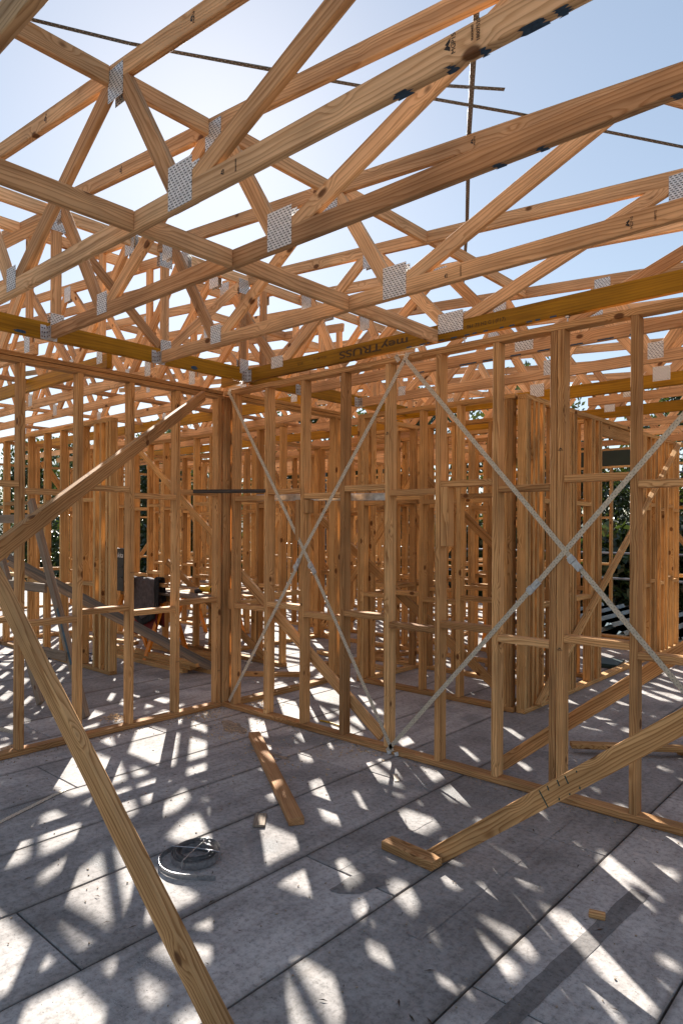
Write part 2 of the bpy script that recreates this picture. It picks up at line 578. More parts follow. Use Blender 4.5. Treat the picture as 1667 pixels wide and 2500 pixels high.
def wall(label, axis, v0, ends, zt, studs, plates=1, nogs=(2.0, 1.0), bottom=True, mat='pine', thick=0.09, pt=0.045,
         bev=0.003, skip=(), t=0.045, flip=1, gaps=()):
    """a timber wall frame; studs are the near edges of 45 mm sticks along the wall"""
    mid = v0 + thick / 2
    lo, hi = ends
    root = thing('wall_frame', label, 'wall frame', A(axis, (lo + hi) / 2, mid, 0))
    across = A(axis, 0, 1, 0)
    if bottom:
        parts = [(lo, hi)]
        for g in gaps:
            nw = []
            for a, b in parts:
                if g[0] < b and g[1] > a:
                    nw += [(a, g[0]), (g[1], b)]
                else:
                    nw.append((a, b))
            parts = nw
        for a, b in parts:
            if b - a > 0.05:
                timber('bottom_plate', A(axis, a, mid, 0.0235), A(axis, b, mid, 0.0235), thick, 0.043, root, mat, bev=bev)
    z = zt
    for k in range(plates):
        timber('top_plate', A(axis, lo, mid, z - pt / 2), A(axis, hi, mid, z - pt / 2), thick, pt - 0.001, root, mat, bev=bev)
        z -= pt + (0.004 if plates > 1 and k == 0 else 0)
    zs = 0.0455 if bottom else 0.0
    st = sorted(studs)
    for s in st:
        timber('stud', A(axis, s + t / 2, mid, zs), A(axis, s + t / 2, mid, z - 0.0005), t, thick - 0.0015, root, mat, up=across, bev=bev)
    for h, zz in enumerate(nogs):
        sgn = flip
        for i in range(len(st) - 1):
            a, b = st[i] + t, st[i + 1]
            if b - a < 0.12:
                continue
            sgn = -sgn
            if i in skip or b - a > 0.95:
                continue
            zc = zz + 0.0 + (0.0225 if sgn > 0 else -0.0265)
            timber('nogging', A(axis, a + 0.0005, mid, zc), A(axis, b - 0.0005, mid, zc), thick - 0.003, 0.045, root, mat, bev=bev)
    return root


def roofz(x):
    return 4.053 - 0.082 * x


def nail_plate(x, y, z, wx, wz, parent, axis='x'):
    up = (0, 0, 1)
    if axis == 'x':
        o = timber('nail_plate', (x - wx / 2, y, z), (x + wx / 2, y, z), 0.0014, wz, parent, 'plate', up, 0.0)
    else:
        o = timber('nail_plate', (x, y - wx / 2, z), (x, y + wx / 2, z), 0.0014, wz, parent, 'plate', up, 0.0)
    return o


def truss(label, y, x0, x1, zb, bot, top, mat='truss', yellow=False, t=0.035, top_x0=None, post=(), plates=True, cat='roof truss',
          psz=(0.165, 0.185), group='roof trusses', bev=0.003, top_x1=None, web=0.086, tplates=9):
    """flat-bottomed truss running along x with its near face at y; bot and top are panel points"""
    yc = y + t / 2
    root = thing('roof_truss', label, cat, ((x0 + x1) / 2, yc, zb), group)
    dep = 0.12 if yellow else 0.09
    timber('bottom_chord', (x0, yc, zb + dep / 2), (x1, yc, zb + dep / 2), t if not yellow else 0.045, dep, root, 'lvl' if yellow else mat, bev=bev)
    tx0 = x0 if top_x0 is None else top_x0
    tx1 = x1 if top_x1 is None else top_x1
    timber('top_chord', (tx0, yc, roofz(tx0) - 0.045), (tx1, yc, roofz(tx1) - 0.045), t, 0.09, root, mat, bev=bev)
    k = 0
    nodes = sorted([(x, 'b') for x in bot] + [(x, 't') for x in top])
    for (xa, ka), (xb, kb) in zip(nodes, nodes[1:]):
        if ka == kb:
            continue
        za = zb + dep - 0.03 if ka == 'b' else roofz(xa) - 0.06
        zc = zb + dep - 0.03 if kb == 'b' else roofz(xb) - 0.06
        s = 0.028 if kb == 't' else -0.028
        k += 1
        timber('web', (xa + 0.028, yc, za), (xb - 0.028, yc, zc), t - 0.001 - 0.0007 * (k % 3), web, root, mat, bev=bev)
    for px in post:
        timber('post', (px, yc, zb + dep - 0.005), (px, yc, roofz(px) - 0.085), t - 0.0015, 0.07, root, mat, up=(1, 0, 0), bev=bev)
    if plates:
        tt = t / 2 if not yellow else 0.0225
        for i_, x in enumerate(list(bot) + list(post)):
            q_ = 0.72 if i_ == 0 else 1.0
            for sy in (-1, 1):
                nail_plate(x, yc + sy * (tt + 0.0012), zb + dep + (0.005 if not yellow else 0.0), psz[0] * q_, psz[1] * q_, root)
        for x in list(top)[:tplates]:
            for sy in (-1, 1):
                nail_plate(x, yc + sy * (t / 2 + 0.0012), roofz(x) - 0.10, 0.13, 0.15, root)
    return root


# ------------------------------------------------------------------ ground, deck, floor panels
bm = bmesh.new()
for v in ((-300, -300, -3.2), (300, -300, -3.2), (300, 300, -3.2), (-300, 300, -3.2)):
    bm.verts.new(v)
bm.faces.new(bm.verts)
o = mesh_obj('ground', bm, 'ground')
o['kind'] = 'structure'
bm = bmesh.new()
add_box(bm, (-13.3, -6.4, -0.40), (8.4, 10.6, -0.072))
deck = mesh_obj('floor', bm, 'joint')
deck['kind'] = 'structure'
PW = 0.5835
PL = 2.40


def panel_mesh(w_, l_):
    key = ('panel', round(w_, 3), round(l_, 3))
    if key not in _cache:
        m_ = bmesh.new()
        bmesh.ops.create_cube(m_, size=1.0, matrix=Matrix.Translation((0, 0, -0.036)) @ Matrix.Diagonal((w_, l_, 0.072, 1)))
        bmesh.ops.bevel(m_, geom=[e for e in m_.edges if all(v.co.z > -0.01 for v in e.verts)], offset=0.0035, segments=1, affect='EDGES')
        me = bpy.data.meshes.new('floor_panel')
        m_.to_mesh(me)
        m_.free()
        me.materials.append(M['floor'])
        _cache[key] = me
    return _cache[key]


butts = {3: -2.78, 4: -1.55, 6: -1.85, 2: -0.45, 1: -0.55, 5: -2.9, 0: -1.9, 7: -0.7}
for i in range(-23, 14):
    xa = 0.305 + i * PW
    st = butts.get(i, rnd.uniform(-2.4, 0))
    ys = [-6.4]
    yy = st - 4 * PL
    while yy < 10.6:
        if yy > -6.3:
            ys.append(yy)
        yy += PL
    ys.append(10.6)
    for ya, yb in zip(ys, ys[1:]):
        if yb - ya < 0.1:
            continue
        o = link(bpy.data.objects.new('floor_panel', panel_mesh(PW - 0.009, yb - ya - 0.008)))
        o.location = (xa + PW / 2, (ya + yb) / 2, rnd.uniform(-0.0015, 0.0))
        settle(o, deck)


def blob(name, cx, cy, rx, ry, rot, mat, z=0.0012, seed=0, n=26, rough=0.35, parent=None):
    m_ = bmesh.new()
    vs = []
    for k in range(n):
        a = 2 * PI * k / n
        rr = 1 + rough * mnoise.noise(Vector((math.cos(a) * 1.6 + seed * 7.3, math.sin(a) * 1.6, seed)))
        x, y = rx * rr * math.cos(a), ry * rr * math.sin(a)
        vs.append(m_.verts.new((cx + x * math.cos(rot) - y * math.sin(rot), cy + x * math.sin(rot) + y * math.cos(rot), z)))
    m_.faces.new(vs)
    return mesh_obj(name, m_, mat, parent)


# stains with a shape of their own
for k, (cx, cy, rx, ry, rot) in enumerate([(3.04, -1.56, 0.16, 0.07, 1.2)]):
    blob('damp_stain', cx, cy, rx, ry, rot, 'stain', seed=k, parent=deck)
for k, (cx, cy, rx, ry, rot) in enumerate([(0.60, -0.36, 0.20, 0.10, -0.5), (1.35, -0.62, 0.16, 0.035, 0.2)]):
    blob('mud_stain', cx, cy, rx, ry, rot, 'mud', seed=10 + k, rough=0.7, parent=deck)

# ------------------------------------------------------------------ the two near walls
SR = [0.118, 0.573, 1.027, 1.481, 1.938, 2.394, 2.850, 3.256, 3.304, 3.749, 4.20, 4.66, 5.12, 5.57, 5.95]
wr = wall('pine wall frame with crossed perforated steel straps, right of the corner', 'x', 0.0, (0.001, 6.0), 3.0, SR, pt=0.044, flip=1)
SL = [-4.15, -3.74, -3.28, -2.82, -2.36, -1.905, -1.449, -0.991, -0.531, -0.069]
wl = wall('pine wall frame with doubled top plate, left of the corner behind the long brace', 'y', -0.09, (-4.2, -0.001), 3.0, SL, plates=2, pt=0.035, flip=-1)
# built-up corner studs
timber('corner_stud', (-0.068, 0.0455, 0.0), (-0.068, 0.0455, 2.955), 0.045, 0.088, wl, 'pine', up=(0, 1, 0))
timber('corner_stud', (-0.022, 0.0455, 0.0), (-0.022, 0.0455, 2.955), 0.042, 0.088, wl, 'pine', up=(0, 1, 0))
timber('packer_block', (0.06, 0.05, 0.93), (0.06, 0.05, 1.12), 0.035, 0.06, wr, 'pine', up=(1, 0, 0))
timber('packer_block', (1.0, 0.03, 1.60), (1.0, 0.03, 1.945), 0.05, 0.08, wr, 'pine', up=(0, 1, 0))
timber('packer_block', (2.475, 0.035, 1.58), (2.475, 0.035, 2.002), 0.058, 0.085, wr, 'pine', up=(0, 1, 0))
timber('packer_block', (1.10, 0.03, 1.83), (1.10, 0.03, 1.943), 0.05, 0.08, wr, 'pine', up=(0, 1, 0))


def strap_run(pts, parent, y=-0.0035, w_=0.032, name='strap_brace'):
    for (xa, za), (xb, zb_) in zip(pts, pts[1:]):
        timber(name, (xa, y, za), (xb, y, zb_), 0.0016, w_, parent, 'strap', up=(0, 0, 1), bev=0.0)


def tensioner(x, z, ang, parent, y=-0.010):
    m_ = bmesh.new()
    ca, sa = math.cos(ang), math.sin(ang)
    add_box(m_, (-0.055, -0.004, -0.021), (0.055, 0.004, 0.021))
    add_box(m_, (-0.04, -0.014, -0.024), (-0.01, 0.0, 0.024))
    add_box(m_, (0.015, -0.012, -0.006), (0.05, -0.003, 0.006))
    bmesh.ops.rotate(m_, verts=m_.verts, cent=(0, 0, 0), matrix=Matrix.Rotation(-ang, 3, 'Y'))
    o_ = mesh_obj('strap_tensioner', m_, 'steel', parent, (x, y, z))
    return o_


strap_run([(2.125, 2.965), (1.05, 1.48), (0.98, 1.345), (0.10, 0.07)], wr, -0.0035)
strap_run([(0.075, 2.985), (1.10, 1.49), (1.20, 1.34), (2.03, 0.03)], wr, -0.0056)
strap_run([(2.115, 2.975), (3.36, 1.575), (3.45, 1.475), (4.75, 0.03)], wr, -0.0035)
strap_run([(1.975, 0.02), (3.11, 1.29), (3.19, 1.375), (4.60, 2.99)], wr, -0.0056)
tensioner(1.005, 1.39, 1.10, wr)
tensioner(1.185, 1.37, -0.95, wr)
tensioner(3.425, 1.50, -0.84, wr)
tensioner(3.155, 1.335, 0.82, wr)
# the straps are folded over the top plate
for x, s in ((2.12, 1), (2.07, -1), (0.07, 1)):
    timber('strap_end', (x, -0.004, 2.955), (x + 0.03 * s, -0.004, 3.004), 0.0016, 0.036, wr, 'strap', up=(1, 0, 0), bev=0)
    timber('strap_end', (x + 0.03 * s, -0.004, 3.004), (x + 0.13, 0.06, 3.012), 0.0016, 0.036, wr, 'steel', up=(1, 0, 0), bev=0)
for x in (1.99, 2.06):
    timber('strap_end', (x, -0.0045, 0.03), (x + 0.012, -0.010, 0.004), 0.0016, 0.036, wr, 'steel', up=(1, 0, 0), bev=0)
# timber brace let in behind the studs of the right wall
timber('timber_brace', (-0.02, 0.112, 1.36), (1.84, 0.112, 0.075), 0.035, 0.09, wr, 'pine')
# rods between wall and roof beam
for x in (2.62, 3.36):
    m_ = bmesh.new()
    add_tube(m_, [(x, 0.02, 2.96), (x, 0.02, 3.045)], 0.005, 8)
    add_tube(m_, [(x, 0.02, 3.028), (x, 0.02, 3.036)], 0.016, 8)
    mesh_obj('threaded_rod', m_, 'steel', wr)

# ------------------------------------------------------------------ walls behind
E2 = 0.002
w3 = wall('pine wall frame just behind the strapped wall, ending in a thick post of boards', 'x', 1.67, (0.25, 2.145), 2.96,
          [0.25, 0.296, 0.62, 1.08, 1.525, 1.98], mat='pine_far', bev=E2)
for x in (2.055, 2.100):
    timber('post_stud', (x, 1.715, 0.0455), (x, 1.715, 2.914), 0.043, 0.0885, w3, 'pine_far', up=(0, 1, 0), bev=E2)
timber('timber_brace', (-0.45, 1.782, 1.84), (2.10, 1.782, 0.06), 0.035, 0.09, w3, 'pine_far', bev=E2)
w6 = wall('long pine wall frame running away from the thick post, with two tall openings', 'y', 2.16, (1.70, 6.65), 2.95,
          [1.70, 1.755, 1.845, 1.935, 2.05, 2.30, 2.68, 2.75, 2.81, 3.24, 3.30, 3.44, 3.50, 4.90, 4.96, 5.02, 5.22, 5.41, 5.47, 5.62, 5.80, 5.95, 6.2, 6.45],
          mat='pine_far', bev=E2, gaps=[(3.58, 3.59)], skip=())
timber('lintel', (2.205, 3.55, 2.83), (2.205, 4.90, 2.83), 0.045, 0.14, w6, 'pine_far', bev=E2)
w2n = wall('pine wall frame with dark doubled top plate running back from the corner', 'y', -0.02, (0.092, 1.668), 3.0,
           [0.10, 0.56, 1.05, 1.50, 1.62], plates=2, pt=0.035, mat='pine_far', bev=E2, nogs=(2.0, 1.0), skip=(2,))
w4 = wall('short pine wall frame behind the corner, between two cross walls', 'y', 0.25, (1.762, 2.718), 2.95,
          [1.80, 1.846, 2.25, 2.64], mat='pine_far', bev=E2)
w5 = wall('pine wall frame at the back of the small room right of the corner', 'x', 2.72, (-0.55, 2.158), 2.95,
          [-0.5, -0.05, 0.40, 0.45, 0.80, 0.85, 1.28, 1.73, 2.1], mat='pine_far', bev=E2)
timber('timber_brace', (0.45, 2.70, 2.3), (2.1, 2.70, 0.9), 0.035, 0.09, w5, 'pine_far', bev=E2)
w1l = wall('pine wall frame beyond the left wall, ending in a four-board post', 'x', -0.03, (-9.0, -2.004), 2.96,
           [-8.6, -8.15, -7.7, -7.25, -6.8, -6.35, -5.9, -5.42, -4.96, -4.16, -3.69, -3.24, -2.69, -2.40, -2.26, -2.12, -2.05],
           mat='pine_far', bev=E2, flip=-1)
w9 = wall('pine wall frame two rooms back behind the left wall, crossed by a long diagonal brace', 'x', 1.62, (-5.2, -0.9), 2.98,
          [-5.15, -4.7, -4.25, -3.86, -3.45, -2.71, -2.35, -1.9, -1.38, -0.96], mat='pine_far', bev=E2)
timber('timber_brace', (-4.1, 1.602, 2.9), (-2.0, 1.602, 1.45), 0.035, 0.09, w9, 'pine_far', bev=E2)
timber('timber_brace', (-3.3, 1.602, 1.2), (-1.2, 1.602, 0.1), 0.035, 0.09, w9, 'pine_far', bev=E2)


def studs_between(a, b, p=0.45, jitter=0.0):
    out = []
    x = a
    while x < b - 0.05:
        out.append(round(x + rnd.uniform(-jitter, jitter), 3))
        x += p
    out.append(b - 0.046)
    return out


far = [
    ('far pine wall frame with a dark green lintel over its opening', 'x', 6.62, (-0.6, 8.2), [s for s in studs_between(-0.55, 8.2, 0.45, 0.03) if not (0.72 < s < 2.0)], (0.02, 8.0)),
    ('pine wall frame in the middle of the house, left of the far lintel wall', 'x', 4.25, (-7.5, 0.6), [s for s in studs_between(-7.5, 0.6, 0.45, 0.05) if not (-4.4 < s < -3.5)], None),
    ('pine wall frame near the back edge of the deck on the left', 'x', 6.9, (-12.0, -0.8), [s for s in studs_between(-12, -0.8, 0.45, 0.05) if not (-8 < s < -7.1 or -3.3 < s < -2.4)], None),
    ('rearmost pine wall frame along the far edge of the deck', 'x', 9.6, (-12.5, 7.5), [s for s in studs_between(-12.5, 7.5, 0.6, 0.08) if not (-9.8 < s < -8 or -5 < s < -3.2 or 0.2 < s < 2.8)], None),
    ('pine cross wall frame between the back rooms, nearest the corner', 'y', -0.65, (2.85, 6.6), [s for s in studs_between(2.85, 6.6, 0.45, 0.05) if not (4.0 < s < 4.9)], None),
    ('pine cross wall frame further left, meeting the braced back wall', 'y', -5.3, (0.1, 4.2), [s for s in studs_between(0.1, 4.2, 0.45, 0.05) if not (1.9 < s < 2.8)], None),
    ('pine cross wall frame in the middle of the back rooms', 'y', -3.1, (4.4, 6.85), studs_between(4.4, 6.85, 0.45, 0.05), None),
    ('pine cross wall frame at the far left edge of the house', 'y', -9.1, (-3.0, 6.8), [s for s in studs_between(-3, 6.8, 0.45, 0.05) if not (1.2 < s < 2.4)], None),
    ('pine wall frame of the narrow passage behind the small room', 'x', 3.55, (-2.6, 2.15), [q for q in studs_between(-2.6, 2.15, 0.45, 0.05) if not (-1.2 < q < -0.4)], None),
    ('pine wall frame halfway back on the left with many noggings', 'x', 3.0, (-9.0, -3.2), [q for q in studs_between(-9.0, -3.2, 0.45, 0.05) if not (-6.8 < q < -6.0)], None),
    ('pine wall frame far back in the middle, second from the rear', 'x', 8.3, (-10.0, -1.3), [q for q in studs_between(-10.0, -1.3, 0.45, 0.06) if not (-7.5 < q < -6.6)], None),
    ('pine cross wall frame behind the black tool case', 'y', -2.2, (1.75, 4.2), [q for q in studs_between(1.75, 4.2, 0.45, 0.05) if not (2.6 < q < 3.4)], None),
    ('pine cross wall frame at the rear right of the corner', 'y', 0.55, (4.0, 6.6), studs_between(4.0, 6.6, 0.45, 0.05), None),
    ('pine cross wall frame in the far right rooms', 'y', 4.6, (3.3, 6.55), [s for s in studs_between(3.3, 6.55, 0.45, 0.05)], None),
]
for i, (lab, ax, v0, ends, st, _) in enumerate(far):
    ww = wall(lab, ax, v0, ends, 2.96, st, mat='pine_far', bev=0.0, nogs=(2.0, 1.0) if i % 2 == 0 else (1.95, 1.02))
    a, b = ends
    k = a + 0.6
    while k + 2.0 < b:
        if i == 0 and k < 2.2:
            k += 0.5
            continue
        flip = rnd.random() < 0.5
        z0_, z1_ = (2.7, 0.2) if flip else (0.2, 2.7)
        side = v0 - 0.022
        timber('timber_brace', A(ax, k, side, z0_), A(ax, k + 1.9, side, z1_), 0.035, 0.09, ww, 'pine_far', bev=0.0)
        k += rnd.uniform(2.6, 3.8)
    if i == 0:
        timber('lintel', (0.6, 6.665, 2.89), (2.15, 6.665, 2.89), 0.09, 0.0, ww, 'pine_far', bev=0.0) if False else None
        timber('lintel', (0.62, 6.61 - 0.03, 2.80), (2.2, 6.61 - 0.03, 2.80), 0.05, 0.235, ww, 'green_beam', bev=0.004)

# ------------------------------------------------------------------ roof trusses
RB, RT = [1.12, 2.76, 4.98, 6.9], [0.50, 2.25, 4.12, 6.0, 7.9]
far_names = {}
tz = truss('pine roof truss nearest the viewer, only its lower chord crossing the top left corner', -3.33, 0.36, 8.2, 3.035, RB, RT)
ta = truss('pine roof truss high overhead, second from the viewer, with the bright sun beside its webs', -2.43, 0.36, 8.2, 3.035, RB, RT, tplates=2)
tb = truss('pine roof truss hung on the yellow beam by its leftmost visible joist hanger', -1.87, 0.36, 8.2, 3.035, RB, RT, tplates=2)
tc_ = truss('pine roof truss hung on the yellow beam by the middle joist hanger', -0.97, 0.36, 8.2, 3.032, RB, RT, tplates=2)
td = truss('roof truss with a yellow lower chord in large upside-down lettering, right above the strapped wall', 0.0, -0.04, 8.2, 3.040,
           [0.74, 2.52, 4.9, 6.9], [0.0, 1.78, 4.02, 5.9, 7.9], yellow=True, psz=(0.205, 0.14))
t4 = truss('pine roof truss first behind the strapped wall, its lower chord edge inked blue', 0.65, 0.36, 8.2, 3.020,
           [0.95, 2.75, 4.9, 6.9], [0.45, 2.0, 4.25, 5.9, 7.9], psz=(0.15, 0.13))
t5 = truss('pine roof truss second behind the strapped wall', 1.54, 0.36, 8.2, 3.020, [0.95, 2.55, 3.42, 4.9, 6.9], [0.45, 2.06, 3.0, 3.9, 5.9, 7.9], psz=(0.12, 0.13))
t6 = truss('roof truss with a dark yellow lower chord behind the thick post', 2.44, 0.2, 8.2, 3.000, [0.95, 2.0, 3.2, 4.9, 6.9], [0.45, 1.5, 2.6, 3.9, 5.9, 7.9], yellow=True, psz=(0.15, 0.13))
truss('pine roof truss above the back wall of the small room', 3.00, 2.3, 8.2, 3.0, [2.7, 4.2, 6.0], [3.4, 5.0, 7.0], psz=(0.1, 0.13), top_x0=2.3)
truss('roof truss with a yellow lower chord over the back rooms on the right', 3.9, 0.2, 8.2, 3.0, [0.95, 2.2, 3.4, 5.0, 6.9], [0.4, 1.6, 2.8, 4.1, 5.9, 7.9], yellow=True, psz=(0.12, 0.10))
truss('pine roof truss over the back rooms on the right, beyond the yellow chord', 4.8, -0.2, 8.2, 3.0, [0.95, 2.2, 3.4, 5.0, 6.9], [0.1, 1.6, 2.8, 4.1, 5.9, 7.9], plates=False)
truss('pine roof truss last but one on the right side of the house', 5.7, -0.2, 8.2, 3.0, [0.95, 2.2, 3.4, 5.0, 6.9], [0.1, 1.6, 2.8, 4.1, 5.9, 7.9], plates=False)
truss('pine roof truss last at the back on the right side of the house', 6.6, -0.2, 8.2, 3.0, [0.95, 2.2, 3.4, 5.0, 6.9], [0.1, 1.6, 2.8, 4.1, 5.9, 7.9], plates=False)

LB = [-0.75, -2.75, -4.9]
LT = [0.25, -1.75, -3.8, -6.0]


def left_truss(label, y, yellow=False, xa=-7.0, tx1=0.30, zb=3.006, sh=0.0, bev=0.002, x1=0.0, plates=True):
    return truss(label, y, xa, x1, zb, [b + sh for b in LB], [t_ + sh * 0.5 for t_ in LT], yellow=yellow, top_x1=tx1, psz=(0.09, 0.13), post=(-0.12,), bev=bev, web=0.078, plates=plates,
                 group='roof trusses')


left_truss('pine roof truss left of the long wall, nearest of those resting on its doubled plate', -2.70)
left_truss('pine roof truss resting on the left wall beside the first stud in view', -1.80)
left_truss('roof truss with a yellow lower chord resting on the left wall', -1.20, True, sh=0.15)
left_truss('pine roof truss resting on the left wall close to the corner', -0.28, sh=-0.1)
left_truss('pine roof truss doubled up beside the one close to the corner on the left', -0.75, sh=0.3)
lt_lab = ['pine roof truss on the left, first beyond the corner', 'roof truss with a yellow lower chord, second beyond the corner on the left',
          'pine roof truss on the left, third beyond the corner', 'pine roof truss on the left, fourth beyond the corner',
          'roof truss with a yellow lower chord, fifth beyond the corner on the left', 'pine roof truss on the left, sixth beyond the corner',
          'pine roof truss on the left, seventh beyond the corner', 'pine roof truss on the left, eighth beyond the corner', 'pine roof truss on the left, ninth beyond the corner', 'pine roof truss on the left, last but one at the back', 'pine roof truss rearmost on the left of the house']
for k, y in enumerate((0.34, 1.05, 1.75, 2.45, 3.15, 3.85, 4.55, 5.25, 5.95, 6.65, 7.35)):  # extra trusses among these, spaced closer to thin out the floor sunlight
    left_truss(lt_lab[k], y, k in (1, 4), -8.5 if k > 1 else -7.0, sh=(0.2 * ((k * 5) % 3) - 0.2), bev=0.0, x1=-0.06 if k < 2 else -0.25, tx1=-0.06 if k > 1 else 0.28, plates=k < 2)

# long binders added across the left trusses to break up the floor sunlight
for k, (x, z, ya, yb, lab) in enumerate(((-1.55, 3.115, -2.7, 7.6, 'added flat pine binder across the left trusses, nearest the long wall'), (-3.10, 3.115, -2.7, 7.6, 'added flat pine binder across the left trusses, middle one'), (-4.60, 3.115, -2.7, 7.6, 'added flat pine binder across the left trusses, farthest left'))):
    o = timber('binder', (x, ya, z), (x, yb, z), 0.09, 0.035, None, 'truss')
    tag(o, lab, 'binder', 'added binders across the left trusses')
ylist = [0.34 + 0.70 * k for k in range(11)]
names_ = ['first', 'second', 'third', 'fourth', 'fifth', 'sixth', 'seventh', 'eighth', 'ninth', 'tenth']
for row, x in ((0, -1.05), (1, -2.6), (2, -4.1)):  # further blocking rows, added to shade parts of the floor
    for k, (ya, yb) in enumerate(zip(ylist, ylist[1:])):
        xx = x + (0.03 if k % 2 else -0.03)
        o = timber('blocking', (xx, ya + 0.046, roofz(xx) - 0.046), (xx, yb - 0.001, roofz(xx) - 0.046), 0.035, 0.088, None, 'truss')
        tag(o, '%s added roof blocking beyond the corner in the %s row from the long wall' % (names_[k], ('near', 'middle', 'far')[row]), 'blocking', 'blocking between the trusses')

# girder truss with the long yellow chord that the near trusses hang on
gd = thing('girder_truss', 'girder truss with a dark yellow lower chord carrying the joist hangers above the left wall', 'girder truss', (0.328, -3.0, 3.04))
timber('bottom_chord', (0.328, -6.2, 3.10), (0.328, -0.004, 3.10), 0.045, 0.12, gd, 'lvl')
timber('top_chord', (0.328, -6.2, 3.965), (0.328, 0.03, 3.965), 0.035, 0.09, gd, 'truss')
gy = [-5.6, -4.7, -3.8, -2.75, -1.79, -0.88, -0.05]
for i, y in enumerate(gy):
    timber('post', (0.328, y, 3.155), (0.328, y, 3.925), 0.0335, 0.07, gd, 'truss', up=(0, 1, 0))
    for sx in (-1, 1):
        nail_plate(0.328 + sx * 0.0238, y, 3.17, 0.10, 0.13, gd, 'y')
        nail_plate(0.328 + sx * 0.0190, y, 3.90, 0.12, 0.13, gd, 'y')
for i in range(len(gy) - 1):
    ya, yb = gy[i] + 0.05, gy[i + 1] - 0.05
    timber('web', (0.328, ya, 3.18 if i % 2 else 3.9), (0.328, yb, 3.9 if i % 2 else 3.18), 0.0325, 0.07, gd, 'truss')
g2 = thing('girder_truss', 'short girder with a yellow lower chord behind the corner, carrying the second back truss', 'girder truss', (0.328, 0.8, 3.0))
timber('bottom_chord', (0.328, 0.05, 3.085), (0.328, 2.43, 3.085), 0.045, 0.12, g2, 'lvl')
timber('top_chord', (0.328, 0.05, 3.965), (0.328, 2.43, 3.965), 0.035, 0.09, g2, 'truss')
for i, y in enumerate((0.2, 1.0, 1.85, 2.35)):
    timber('post', (0.328, y, 3.14), (0.328, y, 3.925), 0.0335, 0.07, g2, 'truss', up=(0, 1, 0))
for ya, yb in ((0.25, 0.95), (1.05, 1.8)):
    timber('web', (0.328, ya, 3.17), (0.328, yb, 3.9), 0.0325, 0.07, g2, 'truss')


def hanger(y, zb, t, parent, x=0.3515, d=0.09):
    """folded steel joist hanger on the +x face of a beam, carrying a chord whose near face is at y"""
    m_ = bmesh.new()
    g = 0.0018
    add_box(m_, (0, -g, 0), (0.075, 0, d))                       # cheeks
    add_box(m_, (0, t, 0), (0.075, t + g, d))
    add_box(m_, (0, -g, -g), (0.075, t + g, 0))                  # seat
    add_box(m_, (0, -0.042, 0), (g, -g, d + 0.012))              # flanges on the beam
    add_box(m_, (0, t + g, 0), (g, t + 0.042, d + 0.012))
    for zz in (0.02, 0.05, 0.08):
        for yy in (-0.012, -0.03, t + 0.014, t + 0.032):
            q = bmesh.ops.create_cone(m_, cap_ends=True, segments=8, radius1=0.0055, radius2=0.004, depth=0.003,
                                      matrix=Matrix.Translation((g + 0.001, yy, zz)) @ Matrix.Rotation(PI / 2, 4, 'Y'))
            for v in q['verts']:
                for f in v.link_faces:
                    f.material_index = 1
        for xx in (0.025, 0.052):
            q = bmesh.ops.create_cone(m_, cap_ends=True, segments=8, radius1=0.0055, radius2=0.004, depth=0.003,
                                      matrix=Matrix.Translation((xx, -g - 0.001, zz)) @ Matrix.Rotation(PI / 2, 4, 'X'))
            for v in q['verts']:
                for f in v.link_faces:
                    f.material_index = 1
    return mesh_obj('joist_hanger', m_, ['steel', 'nail'], parent, (x, y, zb))


for y, zb in ((-3.33, 3.035), (-2.43, 3.035), (-1.87, 3.035), (-0.97, 3.032)):
    hanger(y - 0.0005, zb - 0.0005, 0.036, gd)
hanger(0.65, 3.0195, 0.036, g2)
hanger(1.54, 3.0195, 0.036, g2)
# hanger that carries the girder's end on the yellow chord above the corner
m_ = bmesh.new()
add_box(m_, (0.3045 - 0.002, -0.075, 3.038), (0.3045, -0.003, 3.13))
add_box(m_, (0.3515, -0.075, 3.038), (0.3515 + 0.002, -0.003, 3.13))
add_box(m_, (0.3025, -0.075, 3.0365), (0.3535, -0.003, 3.0385))
add_box(m_, (0.3535, -0.0072, 3.038), (0.400, -0.0055, 3.145))
add_box(m_, (0.258, -0.0072, 3.038), (0.3025, -0.0055, 3.145))
for zz in (3.06, 3.09, 3.12):
    for xx in (0.366, 0.385):
        q = bmesh.ops.create_cone(m_, cap_ends=True, segments=8, radius1=0.0055, radius2=0.004, depth=0.003, matrix=Matrix.Translation((xx, -0.008, zz)) @ Matrix.Rotation(PI / 2, 4, 'X'))
        for v in q['verts']:
            for f in v.link_faces:
                f.material_index = 1
    for yy in (-0.03, -0.055):
        q = bmesh.ops.create_cone(m_, cap_ends=True, segments=8, radius1=0.0055, radius2=0.004, depth=0.003, matrix=Matrix.Translation((0.354, yy, zz)) @ Matrix.Rotation(PI / 2, 4, 'Y'))
        for v in q['verts']:
            for f in v.link_faces:
                f.material_index = 1
mesh_obj('joist_hanger', m_, ['steel', 'nail'], gd)

